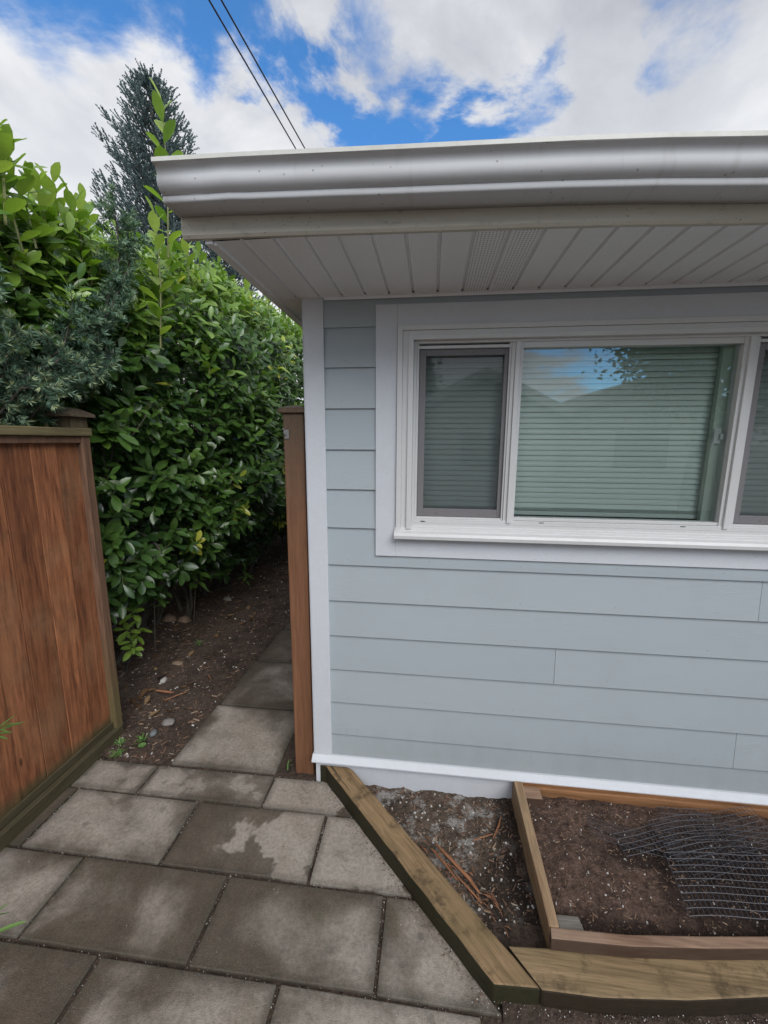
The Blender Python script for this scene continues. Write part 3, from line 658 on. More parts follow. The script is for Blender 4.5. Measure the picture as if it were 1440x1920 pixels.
mb.build('gutter_end_cap', gutter_m, gut)
# roof
mb = MB(); mb.add([(-.09, -.545, 2.47), (XR+.2, -.545, 2.41), (XR+.2, 3.6, 3.42), (-.09, 3.6, 3.45), (-.09, -.545, 2.48), (XR+.2, -.545, 2.43), (XR+.2, 3.6, 3.47), (-.09, 3.6, 3.50), (-.09, 7.6, 2.47), (XR+.2, 7.6, 2.43), (XR+.2, 7.6, 2.45), (-.09, 7.6, 2.49)],
                  [(0, 3, 2, 1), (4, 5, 6, 7), (0, 1, 5, 4), (0, 4, 7, 3), (1, 2, 6, 5), (3, 8, 9, 2), (7, 6, 10, 11), (8, 11, 10, 9), (3, 7, 11, 8), (2, 9, 10, 6)], .5)
mb.build('roof', roof_m, house)
mb = MB(); mb.add([(.07, -.0, 2.33), (.07, 7, 2.33), (.07, 7, 2.52), (.07, 3.6, 3.44), (.07, 0, 2.55)], [(0, 4, 3, 2, 1)], .5); mb.build('gable_wall', siding_m, house)
# ================================================================ GATE POST by the corner
gpst = thing('gate_post', 'reddish brown stained wooden gate post with flat cap beside the white corner board', 'post', (-.005, .085, -.02))
mb = MB(); mb.box(-.058, .040, .038, .132, -.03, 1.853, .9); mb.build('post', gatepost_m, gpst, bevel=.006)
mb = MB(); mb.box(-.074, .056, .022, .148, 1.853, 1.874, .8); mb.add([(-.074, .022, 1.8745), (.056, .022, 1.8745), (.056, .148, 1.8745), (-.074, .148, 1.8745), (-.009, .085, 1.892)], [(0, 1, 4), (1, 2, 4), (2, 3, 4), (3, 0, 4)], .8)
mb.build('cap', gatepost_m, gpst, bevel=.003)
mb = MB(); mb.box(-.062, -.058, .060, .10, 1.735, 1.785, .4); mb.box(-.050, -.030, .0325, .0385, 1.738, 1.778, .4); mb.tube([(-.040, .030, 1.752), (-.046, .020, 1.76), (-.048, .022, 1.774)], .003)
mb.build('latch', metal_m, gpst, bevel=.001)
# ================================================================ LEFT FENCE
fence = thing('wooden_fence', 'reddish brown board fence panel with mossy foot and pale capping rail at the left', 'fence', (-1.21, -.8, -.03))
mb = MB(); y = .141; i = 0
bt = [.55, .95, .35, .8, .6, .15, .9, .45, .7, .3, .85, .5, .75, .25, .6, .9, .4, .7]
while y > -2.3:
    wd = .128+.014*((i*7) % 3)/2; x = -1.2+.0022*((i*5) % 3-1)
    mb.box(x-.018, x, y-wd+.0028, y, .085, 1.735, bt[i % len(bt)]); y -= wd; i += 1
mb.build('board_panel', fence_m, fence, bevel=.0015)
mb = MB(); mb.box(-1.232, -1.170, .1415, .192, .035, 1.746, .8); mb.build('stile', fence_trim_m, fence, bevel=.004)
mb = MB(); mb.box(-1.198, -1.176, -2.3, .1405, 1.712, 1.746, .6); mb.build('upper_rail', fence_trim_m, fence, bevel=.003)
mb = MB(); mb.box(-1.262, -1.160, -2.3, .200, 1.747, 1.787, .9); mb.build('capping_rail', rail_m, fence, bevel=.004)
mb = MB(); mb.box(-1.197, -1.186, -2.3, .141, .066, .112, .3); mb.box(-1.24, -1.160, -2.3, .185, -.03, .066, .6); mb.build('kick_rail', mossrail_m, fence, bevel=.006)
pst = MB(); pst.box(-1.325, -1.223, .146, .248, -.03, 1.845, .9); po = pst.build('post', postwood_m, fence, bevel=.005)
mb = MB(); a, b, c_, e_ = -1.352, -1.196, .119, .275
mb.box(a, b, c_, e_, 1.845, 1.863, .8); mb.add([(a, c_, 1.8632), (b, c_, 1.8632), (b, e_, 1.8632), (a, e_, 1.8632), (a+.055, c_+.055, 1.893), (b-.055, c_+.055, 1.893), (b-.055, e_-.055, 1.893), (a+.055, e_-.055, 1.893)], [(0, 1, 5, 4), (1, 2, 6, 5), (2, 3, 7, 6), (3, 0, 4, 7), (4, 5, 6, 7)], .8)
mb.build('post_cap', capwood_m, po, bevel=.003)
# boundary fence behind the hedge
bf = thing('boundary_fence', 'dark weathered board fence standing behind the laurel hedge', 'fence', (-3.2, 3, 0))
mb = MB(); y = -2.4
while y < 9: mb.box(-3.22, -3.2+random.uniform(-.003, .003), y, y+.138, .03, 1.95+random.uniform(-.01, .01)); y += .143
mb.build('board_panel', postwood_m, bf)
mb = MB()
for z in (.3, 1.7): mb.box(-3.19, -3.15, -2.4, 9, z, z+.09)
mb.build('rail', postwood_m, bf)
# ================================================================ TIMBERS
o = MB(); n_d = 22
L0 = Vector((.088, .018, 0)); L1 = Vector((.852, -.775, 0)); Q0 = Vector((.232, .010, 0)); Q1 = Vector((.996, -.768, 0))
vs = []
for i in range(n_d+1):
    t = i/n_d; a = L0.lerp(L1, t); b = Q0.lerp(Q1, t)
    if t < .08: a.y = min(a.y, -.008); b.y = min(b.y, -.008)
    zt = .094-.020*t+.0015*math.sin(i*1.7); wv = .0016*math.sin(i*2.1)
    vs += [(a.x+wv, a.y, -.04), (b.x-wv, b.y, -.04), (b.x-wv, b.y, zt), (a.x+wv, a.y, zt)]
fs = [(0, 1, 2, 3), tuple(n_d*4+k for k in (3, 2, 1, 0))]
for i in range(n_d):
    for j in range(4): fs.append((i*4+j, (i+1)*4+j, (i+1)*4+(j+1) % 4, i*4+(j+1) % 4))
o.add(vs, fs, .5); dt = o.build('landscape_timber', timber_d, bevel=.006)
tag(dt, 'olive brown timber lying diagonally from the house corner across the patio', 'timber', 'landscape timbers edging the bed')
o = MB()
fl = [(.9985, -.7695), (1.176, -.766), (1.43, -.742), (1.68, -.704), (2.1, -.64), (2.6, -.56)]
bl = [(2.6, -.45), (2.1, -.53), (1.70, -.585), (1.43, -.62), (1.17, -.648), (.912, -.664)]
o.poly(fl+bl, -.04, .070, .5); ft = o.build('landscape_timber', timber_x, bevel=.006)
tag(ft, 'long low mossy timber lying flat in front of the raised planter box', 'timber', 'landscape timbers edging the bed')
# ================================================================ PLANTER
pl = thing('planter_box', 'raised timber planter box of reddish boards filled with dark soil against the house', 'planter', (1.6, -.35, 0))
mb = MB(); mb.add([(1.050, -.010, -.02), (1.060, -.640, -.02), (1.098, -.640, -.02), (1.098, -.010, -.02), (1.050, -.010, .124), (1.052, -.628, .122), (1.086, -.628, .122), (1.090, -.010, .124)], [(0, 3, 2, 1), (4, 5, 6, 7), (0, 1, 5, 4), (1, 2, 6, 5), (2, 3, 7, 6), (3, 0, 4, 7)], .9)
mb.build('side_board', planter_y, pl, bevel=.003)
mb = MB(); mb.box(1.091, XR-.3, -.046, -.0315, -.02, .110, .9); mb.box(1.091, XR-.3, -.031, -.0075, -.02, .1225, .8); mb.build('back_board', planter_back, pl, bevel=.003)
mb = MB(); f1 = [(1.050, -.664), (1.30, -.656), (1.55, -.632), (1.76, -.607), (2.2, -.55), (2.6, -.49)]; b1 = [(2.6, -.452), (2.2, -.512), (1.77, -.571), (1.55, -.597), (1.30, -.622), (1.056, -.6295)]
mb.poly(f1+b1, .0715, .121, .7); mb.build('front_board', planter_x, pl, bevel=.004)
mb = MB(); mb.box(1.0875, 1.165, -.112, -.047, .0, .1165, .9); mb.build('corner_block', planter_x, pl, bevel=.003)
mb = MB(); mb.poly([(1.088, -.625), (1.172, -.619), (1.166, -.575), (1.0885, -.578)], .0, .108, .9); mb.build('corner_block', greyblock, pl, bevel=.005)
psoil = lambda x, y: -.012*math.exp(-((y+.03)/.05)**2)-.018*max(0, min(1, (-.42-y)/.15)) + .010*math.exp(-((x-1.25)/.16)**2-((y+.33)/.12)**2)
def in_pl(x, y): return y > -.655+max(0, x-1.05)*.075
def psoil_z(x, y): return .083+psoil(x, y)+mnoise.fractal(Vector((x*16, y*16, 1.3)), .9, 2.1, 5)*.010
mb = MB(); vs = []; fs = []; nx, ny = 150, 56
for j in range(ny+1):
    for i in range(nx+1): x = 1.089+(2.7-1.089)*i/nx; y = -.66+(.62)*j/ny; vs.append((x, y, psoil_z(x, y)))
for j in range(ny):
    for i in range(nx):
        cx = 1.089+(2.7-1.089)*(i+.5)/nx; cy = -.66+.62*(j+.5)/ny
        if in_pl(cx, cy-.02): a = j*(nx+1)+i; fs.append((a, a+1, a+nx+2, a+nx+1))
mb.add(vs, fs); mb.build('soil', rich_m, pl, smooth=True)
# ================================================================ WIRE MESH
wm = MB(); CU, CV = .0185, .0235
def wsheet(o0, u, v, nu, nv, lift, ph, amp=.012, rad=.0011, hole=None):
    o0 = Vector(o0); u = Vector(u).normalized(); v = Vector(v).normalized(); n = u.cross(v)
    def pt(i, j):
        a = i*CU; b = j*CV
        q = o0+u*a+v*b
        q.z += lift(a, b)+amp*math.sin(a*21+ph)*math.cos(b*17+ph*1.7)*.5; q.x += .004*math.sin(b*13+ph); q.y += .004*math.sin(a*15+ph)
        zb = psoil_z(q.x, q.y)+.002
        if q.z < zb: q.z = zb
        return q
    for j in range(nv+1): wm.tube([pt(i, j) for i in range(nu+1)], rad, 4)
    for i in range(nu+1): wm.tube([pt(i, j) for j in range(nv+1)], rad, 4)
# flat front panel, strip to the left, upright crumple, right fold
wsheet((1.545, -.535, .112), (1, .09, 0), (.13, 1, .0), 34, 9, lambda a, b: .004*math.sin(a*7)+b*.10, .3, .002, .0014)
wsheet((1.600, -.350, .120), (1, .27, 0), (-.12, 1, 0), 27, 7, lambda a, b: .012*math.sin(a*7+.4)**2+b*.05, 1.1, .006, .0011)
wsheet((1.325, -.265, .102), (1, -.20, 0), (.12, 1, 0), 17, 4, lambda a, b: .003, 2.0, .002, .0011)
wsheet((1.43, -.335, .100), (1, .34, 0), (-.1, 1, 0), 14, 4, lambda a, b: .006+.008*math.sin(a*9), 2.9, .004, .0011)
wsheet((1.635, -.24, .105), (1, .06, 0), (.1, 1, .05), 12, 5, lambda a, b: .010+b*.22, 4.0, .006, .0011)
wsheet((1.88, -.27, .105), (1, -.1, 0), (.1, 1, .05), 14, 5, lambda a, b: .012+.02*math.sin(a*6), 5.0, .008, .0011)
wsheet((1.66, -.40, .098), (1, .42, 0), (-.3, 1, .05), 18, 6, lambda a, b: .004, 9.1, .003, .0010)
o = wm.build('wire_mesh', wire_m)
tag(o, 'crumpled black welded wire mesh lying on the planter soil', 'wire mesh')
# ================================================================ DEBRIS
def debris(name, pts, size, cols, label, flat=.35):
    mb = MB()
    for (x, y, z) in pts:
        s = size(); l = s*random.uniform(1, 3.2); wdt = s*random.uniform(.35, .8); h = s*flat*random.uniform(.5, 1.2); a = random.uniform(0, 6.28); r = cols(); tl = random.uniform(-.35, .35)
        c, sn = math.cos(a), math.sin(a)
        if r > .88: l = s*random.uniform(.8, 1.2); wdt = s*.8; h = s*.5
        ps = []
        for dx, dy, dz in ((-1, -.6, 0), (1, -.8, 0), (.9, .9, 0), (-.8, .7, 0), (-.75, -.4, 1), (.7, -.5, 1), (.6, .6, 1), (-.6, .45, 1)):
            X, Y, Z = dx*l/2, dy*wdt/2, dz*h+dx*tl*l/2*.4; ps.append((x+X*c-Y*sn, y+X*sn+Y*c, z+Z-.0005))
        mb.add(ps, [(4, 5, 6, 7), (0, 1, 5, 4), (1, 2, 6, 5), (2, 3, 7, 6), (3, 0, 4, 7)], min(1, max(0, r)))
    o = mb.build(name, chip_m); tag(o, label, 'debris', None, 'stuff'); return o
def rb(a, b): return random.uniform(a, b)
def cdark(): return random.choice([random.random()*.5, random.random()*.5, random.random()*.75, random.random()*.8, random.choice([.9, .97, .85, .3, .6, .7])])
def soilz(x, y): return -.012+mnoise.fractal(Vector((x*7, y*7, 1.3)), .9, 2.1, 5)*.018+hump(x, y)
pts = []
for i in range(9000):
    y = .02+5.5*random.random()**1.9; x = rb(-2.3, -.76); pts.append((x, y, soilz(x, y)))
debris('bark_litter', pts, lambda: random.choice([.004, .005, .007, .010, .005, .015]), cdark, 'dark bark chips and grit strewn over the soil beside the hedge')
pts = []
for i in range(3800):
    x = rb(.15, 1.05); y = rb(-.68, -.01)
    if in_bed(x, y): pts.append((x, y, -.004+mnoise.fractal(Vector((x*11, y*11, 1.3)), .9, 2.1, 5)*.016))
debris('wood_litter', pts, lambda: random.choice([.003, .004, .005, .008, .004, .012]), lambda: min(.97, cdark()*.95+.04) if random.random() > .05 else .96, 'wood chips and pale grit in the bare triangle of soil by the house')
pts = []
for i in range(5200):
    x = 1.09+1.4*random.random(); y = rb(-.61, -.05)
    if in_pl(x, y-.035) and not (x < 1.175 and (y > -.12 or y < -.565)): pts.append((x, y, psoil_z(x, y)))
debris('compost_litter', pts, lambda: random.choice([.0025, .0035, .005, .003, .008]), cdark, 'fine compost crumbs and white grit on the planter soil')
pts = []
for yy in yr[:-1]:
    for i in range(330): pts.append((rb(-1.16, .9), yy+random.gauss(0, .005), -.009))
for xx, a, b in ((-.8, 0, 1), (-.149, 0, 1), (-1.108, 1, 2), (-.459, 1, 2), (.172, 1, 2), (-.789, 2, 3), (-.149, 2, 3), (.482, 2, 3), (-.46, 3, 4), (.171, 3, 4), (.815, 3, 4)):
    for i in range(110): pts.append((xx+random.gauss(0, .005), rb(yr[b], yr[a]), -.009))
for i in range(500):   # spill along the timber foot, and before the front timber
    t = random.random(); s = abs(random.gauss(0, .022)); pts.append((.100+.752*t-s*.72, .0-.778*t-s*.69, .001))
for i in range(420): x = rb(.84, 2.1); pts.append((x, -.775+max(0, x-1.1)*.10-abs(random.gauss(0, .018)), .0125))
for i in range(200): pts.append((rb(-1.1, 1.2), rb(-1.1, -.02), .001))
debris('joint_grit', pts, lambda: random.choice([.0018, .0025, .003, .002, .004]), lambda: random.choice([.05, .1, .2, .3, .3, .95, 1, .9, .5]), 'pale grit and dark crumbs filling the joints between the slabs')
# dirt wedge in front of the long timber
sheet('kerb_dirt', .88, 2.6, -.86, -.55, .0015, .012, .006, 22, soil_m, lambda x, y: -.010 if y < -.805+max(0, x-1.1)*.085 else .004)
mb = MB()
for i in range(70):
    t = random.random(); x = .60+.30*t+random.gauss(0, .035); y = -.27-.26*t+random.gauss(0, .03)
    if in_bed(x, y): a = random.gauss(-.8, .5); L = rb(.008, .035); mb.tube([(x, y, .010), (x+L*.5*math.cos(a), y+L*.5*math.sin(a), .014), (x+L*math.cos(a), y+L*math.sin(a), .009)], [.001, .0022, .0008], 4, random.random())
o = mb.build('cedar_shards', splint_m); tag(o, 'small reddish cedar shards scattered round the longer splinters', 'shards', None, 'stuff')
mb = MB()
for i in range(130):
    y = .3+3.2*random.random()**1.3; x = rb(-1.95, -1.05); a = rb(0, 6.28)
    add_leaves(mb, [(x, y, soilz(x, y)+.008)], [(math.cos(a), math.sin(a), rb(-.05, .15))], [(random.gauss(0, .2), random.gauss(0, .2), 1)], [rb(.05, .10)], .2, rb(-.2, .3), np.array([random.random()]))
dead_m = leaf_mat('dead_leaf', [(0, (.05, .03, .018)), (.6, (.15, .085, .045)), (1, (.30, .20, .11))], .6, .1, .2, False)
o = mb.build('fallen_leaves', dead_m); tag(o, 'brown fallen leaves lying on the soil below the hedge', 'fallen leaves', None, 'stuff')
# rocks
def rock(x, y, z, sx, sy, sz, label, seed, colm=rock_m, cat='stone'):
    mb = MB(); vs = []; fs = []; nu, nv = 12, 8
    for j in range(nv+1):
        for i in range(nu):
            th = math.pi*j/nv; ph = 2*math.pi*i/nu; dv = Vector((math.sin(th)*math.cos(ph), math.sin(th)*math.sin(ph), math.cos(th)))
            k = 1+.30*mnoise.noise(dv*1.4+Vector((seed, 0, 0)))+.12*mnoise.noise(dv*4+Vector((0, seed, 0)))
            vs.append((x+dv.x*sx*k, y+dv.y*sy*k, z+dv.z*sz*k))
    for j in range(nv):
        for i in range(nu): fs.append((j*nu+i, (j+1)*nu+i, (j+1)*nu+(i+1) % nu, j*nu+(i+1) % nu))
    mb.add(vs, fs, .5); o = mb.build('stone', colm, smooth=True); tag(o, label, cat, 'stones on the soil by the hedge')
def pebm(name, a, b): return paint(name, a, .7, .4, (80, 80, 80), .4, b)
pale = pebm('pale_stone', (.42, .40, .37), (.25, .22, .2)); slate = pebm('blue_stone', (.17, .19, .20), (.1, .1, .1)); tan = pebm('tan_stone', (.24, .165, .115), (.1, .08, .06))
rock(-.962, .300, .008, .040, .030, .016, 'flat rough brown stone beside the side path', 1.2)
rock(-.985, .196, .010, .020, .026, .018, 'smooth blue grey pebble next to the flat brown stone', 2.2, slate)
rock(-1.265, .700, .018, .022, .030, .018, 'pale chalky stone on the soil right of the fence end', 3.1, pale)
rock(-1.80, 1.56, .05, .07, .06, .06, 'rounded tan stone at the foot of the hedge, the left one of a pair', 4.4, tan)
rock(-1.66, 1.58, .04, .06, .055, .055, 'rounded tan stone at the foot of the hedge, the right one of a pair', 5.4, tan)
rock(-1.52, 2.15, .03, .05, .045, .04, 'small grey stone half buried further back under the hedge', 6.4)
rock(-1.30, .92, .022, .05, .035, .016, 'low dirt covered stone between the chalky stone and the hedge', 7.1, tan)
# splinters in the bed
def stick(name, pts, r, label, cat, group, m=splint_m, flat=.5):
    mb = MB(); mb.tube(pts, r, 5, .9); o = mb.build(name, m); tag(o, label, cat, group)
stick('wood_splinter', [(.683, -.300, .020), (.745, -.365, .026), (.808, -.425, .022), (.845, -.470, .016)], [.005, .0075, .0085, .004], 'longest reddish cedar splinter leaning by the diagonal timber', 'splinter', 'cedar splinters in the bare soil')
stick('wood_splinter', [(.662, -.318, .016), (.712, -.372, .020), (.760, -.43, .016)], [.0035, .0065, .0035], 'shorter cedar splinter lying left of the longest one', 'splinter', 'cedar splinters in the bare soil')
stick('wood_splinter', [(.762, -.418, .018), (.815, -.470, .018), (.850, -.505, .014)], [.003, .0045, .002], 'thin pale splinter lying below the longest one', 'splinter', 'cedar splinters in the bare soil')
stick('wood_splinter', [(.93, -.235, .014), (.965, -.17, .016), (.98, -.125, .012)], [.0025, .004, .002], 'thin reddish splinter standing near the planter side board', 'splinter', 'cedar splinters in the bare soil')
stick('wood_splinter', [(.84, -.255, .012), (.885, -.235, .014), (.93, -.215, .012)], [.002, .0035, .002], 'thin curved splinter in the middle of the bare soil', 'splinter', 'cedar splinters in the bare soil')
stick('wood_splinter', [(-1.22, .555, .035), (-1.13, .548, .036), (-1.09, .55, .032)], [.006, .009, .005], 'pinkish strip of bark lying across the soil by the fence end', 'splinter', 'cedar splinters on the side soil')
stick('wood_splinter', [(-1.10, .47, .03), (-1.04, .53, .034), (-1.01, .57, .030)], [.003, .004, .003], 'slender orange splinter crossing beside the pinkish bark strip', 'splinter', 'cedar splinters on the side soil')
stick('wood_splinter', [(-.98, .80, .02), (-.95, .77, .022), (-.93, .745, .018)], [.003, .004, .002], 'pale short splinter on the soil halfway to the path', 'splinter', 'cedar splinters on the side soil')
# ================================================================ small plants
def blades(name, base, n, h, spread, label, cat='grass tuft', lean=(0, 0)):
    mb = MB(); bx_, by_, bz_ = base
    for i in range(n):
        a = random.uniform(0, 6.28); L = h*random.uniform(.6, 1.1); s = spread*random.uniform(.4, 1); w_ = .003
        d1 = Vector((math.cos(a)*s+lean[0], math.sin(a)*s+lean[1], 0)); side = Vector((-math.sin(a), math.cos(a), 0))*w_
        p0 = Vector((bx_+random.gauss(0, .008), by_+random.gauss(0, .008), bz_)); p1 = p0+d1*.4+Vector((0, 0, L*.6)); p2 = p0+d1+Vector((0, 0, L*.85))
        mb.add([p0-side, p0+side, p1-side*.9, p1+side*.9, p2], [(0, 1, 3, 2), (2, 3, 4)], random.random())
    o = mb.build(name, blade_m); tag(o, label, cat, 'grass and weeds growing in the soil')
blades('grass_tuft', (-.115, .055, -.01), 5, .07, .03, 'few bright green grass blades at the foot of the gate post', lean=(.02, -.0))
blades('grass_tuft', (-1.02, .14, .0), 26, .035, .05, 'sparse olive weeds between the blue pebble and the fence foot')
blades('grass_tuft', (-1.12, .10, .0), 22, .03, .05, 'patch of pale weeds hard against the fence foot')
blades('grass_tuft', (-1.08, .03, .0), 22, .022, .06, 'mossy weeds beside the short pale slab')
blades('grass_tuft', (-1.28, 1.2, .03), 12, .05, .06, 'small green weeds under the low laurel sprigs')
mb = MB()
for i in range(9): a = i*.7; add_leaves(mb, [(-.985, .10, .006)], [(math.cos(a), math.sin(a), .25)], [(0, 0, 1)], [.022], .4, .1, np.array([.7]))
tag(mb.build('seedling', blade_m), 'tiny bright green seedling near the left end of the path', 'seedling', 'grass and weeds growing in the soil')
stick('reed_blade', [(1.80, -.585, .118), (1.87, -.560, .130), (1.95, -.51, .118)], [.001, .0035, .001], 'single pale green blade lying at the planter front edge below the mesh', 'plant blade', None, blade_m)
# ================================================================ LAUREL HEDGE
hedge = thing('laurel_hedge', 'tall dense glossy green cherry laurel hedge along the side path', 'hedge', (-1.9, 2.5, 0))
LF = MB(); SM = MB(); BR = MB()
def nz3(x, y, z): return mnoise.noise(Vector((x, y, z)))
def top(y): return 2.86+.10*min(max(y, 0), 6)+.16*nz3(y*2.1, 3.3, 0)+(.18 if y > 1.4 else 0)
def face(y, z):
    f = -1.30+.16*nz3(y*1.3, z*1.5, 5)+.05*nz3(y*4, z*4, 9)
    if y > .4: f += min(.28, (y-.4)*.25)*min(1, max(0, (z-.5)/.6))
    if z < .95: f -= (.95-z)*.50
    if z > 2.3: f -= (z-2.3)**2*.55
    if y < .42 and z < 1.95: f = min(f, -1.42)
    if y > 3.2: f += (y-3.2)*.10
    return f
def low(y): return .52+.22*nz3(y*1.7, 7.7, 2)-.12*min(2, max(0, y-1))
cnt = 0
for layer, num in ((0, 2000), (1, 1300), (2, 900)):
    for i in range(num):
        y = -.75+7.6*random.random()**1.35; z = rb(low(y)-(.0), top(y)-.05)
        if y < .2 and z < 1.5: continue
        x = face(y, z)-layer*.17-abs(random.gauss(0, .05))
        out = Vector((.75, -.35, .45+(z-1.5)*.35))+Vector((random.gauss(0, .3), random.gauss(0, .35), random.gauss(0, .3)))
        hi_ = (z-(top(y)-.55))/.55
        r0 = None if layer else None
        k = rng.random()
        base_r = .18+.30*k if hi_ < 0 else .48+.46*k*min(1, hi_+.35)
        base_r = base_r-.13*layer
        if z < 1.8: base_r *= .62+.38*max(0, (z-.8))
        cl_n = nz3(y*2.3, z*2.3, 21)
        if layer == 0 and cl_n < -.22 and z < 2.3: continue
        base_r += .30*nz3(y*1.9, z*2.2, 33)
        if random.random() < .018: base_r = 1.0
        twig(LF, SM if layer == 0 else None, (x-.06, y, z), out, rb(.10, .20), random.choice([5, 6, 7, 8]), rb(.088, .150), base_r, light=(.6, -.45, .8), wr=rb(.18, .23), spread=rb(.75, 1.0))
        cnt += 1
# crown along the top
for i in range(620):
    y = -.8+7.6*random.random()**1.2; x = rb(-2.4, -1.38); z = top(y)-abs(random.gauss(0, .10))-max(0, (x+1.75))*.5+.05
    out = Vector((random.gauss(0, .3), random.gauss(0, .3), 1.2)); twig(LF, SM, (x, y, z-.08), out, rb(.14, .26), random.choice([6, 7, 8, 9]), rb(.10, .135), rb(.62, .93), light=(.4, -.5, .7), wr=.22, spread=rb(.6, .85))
for i in range(260):     # leafy mass above the fence at the near end
    y = rb(-.75, 1.0); x = rb(-1.9, -1.25); z = rb(2.35, 2.98)-max(0, x+1.5)*.5
    twig(LF, SM, (x, y, z-.1), (.35+random.gauss(0, .3), -.2+random.gauss(0, .3), 1.0), rb(.14, .24), random.choice([6, 7, 8]), rb(.11, .14), rb(.5, .93), light=(.5, -.6, .7), wr=.235, spread=.85)
# back layer
for i in range(1500):
    y = rb(-.8, 7); z = rb(.8, top(y)-.2); twig(LF, None, (rb(-2.6, -2.0), y, z), (rb(-.3, 1), rb(-.8, .5), rb(0, 1)), .2, 8, .15, rb(0, .25), light=(.8, -.6, .4), wr=.23)
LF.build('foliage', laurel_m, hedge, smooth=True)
# upright vigorous shoots
YG = MB()
def shoot(p0, p1, nl, ll, rr, wr=.27):
    YG = MB()
    p0 = Vector(p0); p1 = Vector(p1); ax = p1-p0; SM.tube([p0, p0.lerp(p1, .5)+Vector((.01, .01, 0)), p1], [.006, .0045, .002], 5)
    P = []; D = []; Nn = []; L = []
    for i in range(nl):
        t = .10+.9*i/(nl-1); a = i*2.5+random.uniform(-.3, .3); q = p0+ax*t; r_ = Vector((math.cos(a), math.sin(a), 0)); k = 1.1-.75*t
        P.append(tuple(q)); D.append(tuple((r_*k+Vector((0, 0, .9-.3*k))).normalized())); Nn.append(tuple(Vector((0, 0, 1))-r_*.9)); L.append(ll*random.uniform(.8, 1.1)*(1-.25*abs(t-.6)))
    add_leaves(YG, P, D, Nn, L, wr, .08, np.clip(rr+rng.uniform(-.3, .3, nl), 0, 1))
    YG.build('young_shoot', young_m, hedge, smooth=True)
shoot((-1.10, .742, 2.30), (-1.10, .80, 3.08), 15, .135, .55)
shoot((-1.12, .93, 2.9), (-1.10, .962, 3.80), 15, .155, .35)
for (x, y, z0, h) in [(-1.15, -.13, 2.60, .42), (-1.18, -.12, 2.75, .36), (-1.2, -.02, 2.55, .34), (-1.22, .07, 2.6, .36), (-1.3, .2, 2.6, .32), (-1.35, .33, 2.7, .30), (-1.3, .42, 2.62, .34), (-1.45, .62, 2.75, .30), (-1.2, .95, 2.45, .28), (-1.3, 1.2, 2.75, .3), (-1.35, 1.5, 2.85, .34),
                     (-1.4, 1.75, 2.95, .32), (-1.3, 1.95, 2.85, .3), (-1.45, 2.2, 3.05, .30), (-1.3, 2.6, 2.95, .3), (-1.3, 3.0, 3.0, .35), (-1.25, 3.5, 3.0, .32), (-1.2, 4.1, 3.05, .35), (-1.15, 4.7, 3.1, .3), (-1.7, .1, 2.75, .42), (-1.8, -.1, 2.7, .5), (-1.9, .5, 2.8, .45), (-1.75, 1.0, 2.9, .42), (-1.05, 2.3, 2.1, .25), (-1.1, 1.3, 2.2, .22)]:
    shoot((x, y, z0), (x+random.gauss(0, .05), y+random.gauss(0, .05), z0+h), random.choice([8, 9, 10, 11]), .125, rb(.15, .55))
SM.build('stem', stem_m, hedge)
# trunks and bare branches
def branch(p, dr, L, r, depth):
    p = Vector(p); dr = Vector(dr).normalized(); pts = [p.copy()]; rad = [r]; n = 7
    for i in range(n):
        if p.x > -1.60: dr.x -= .16
        dr = (dr+Vector((random.gauss(0, .17), random.gauss(0, .17), random.gauss(.06, .12)))).normalized(); p = p+dr*L/n; pts.append(p.copy()); rad.append(r*(1-.6*(i+1)/n))
        if depth and i > 0 and random.random() < .7: branch(p, dr+Vector((random.gauss(0, .7), random.gauss(0, .7), random.gauss(.1, .4))), L*rb(.4, .7), r*rb(.35, .6), depth-1)
    BR.tube(pts, rad, 6)
for (x, y) in [(-1.75, .72), (-1.9, 1.35), (-1.72, 1.72), (-1.95, 2.3), (-1.75, 2.9), (-1.8, 3.7), (-1.6, 4.4), (-1.7, 5.3), (-2.0, .1)]:
    for j in range(3): branch((x+random.gauss(0, .05), y+random.gauss(0, .05), -.02), (random.gauss(.12, .35), random.gauss(0, .35), 1), rb(1.1, 1.7), rb(.016, .034), 2)
for i in range(70):     # fine dead twigs in the dark hollow
    y = rb(.3, 4); branch((rb(-2.2, -1.6), y, rb(.1, 1.0)), (random.gauss(.2, .6), random.gauss(0, .6), rb(.1, 1)), rb(.3, .6), rb(.003, .006), 1)
BR.build('branches', bark_m, hedge)
# low sprigs, growing from the ground in front of the hedge
def sprig(base, top_, n, ll, label, r0=.6):
    t = thing('laurel_sprig', label, 'sprig', base, 'low laurel sprigs below the hedge'); A = MB(); B = MB()
    base = Vector(base); top_ = Vector(top_); B.tube([base, base.lerp(top_, .5)+Vector((.01, -.02, 0)), top_], [.006, .0045, .003], 5)
    for k in range(n):
        q = base.lerp(top_, rb(.55, 1) if k else 1); twig(A, B, q, Vector((random.gauss(.2, .4), random.gauss(-.2, .4), .7)), rb(.05, .1), 6, ll, r0, spread=1.05)
    A.build('leaves', laurel_m, t, smooth=True); B.build('stem', bark_m, t)
sprig((-1.62, .78, .0), (-1.44, .70, .50), 3, .115, 'brightest low laurel sprig beside the fence end', .80)
sprig((-1.60, .74, .0), (-1.42, .64, .30), 2, .10, 'drooping laurel sprig below the brightest one, almost touching the soil', .70)
sprig((-1.58, 1.05, .0), (-1.48, 1.0, .72), 4, .105, 'laurel sprig on thin upright stems in front of the dark hollow', .45)
sprig((-1.55, 1.55, .0), (-1.38, 1.38, .58), 3, .12, 'broad leaved laurel sprig right of the stone pair', .45)
sprig((-1.50, 2.35, .0), (-1.36, 2.25, .24), 2, .10, 'small laurel sprig standing alone on the soil further back', .45)
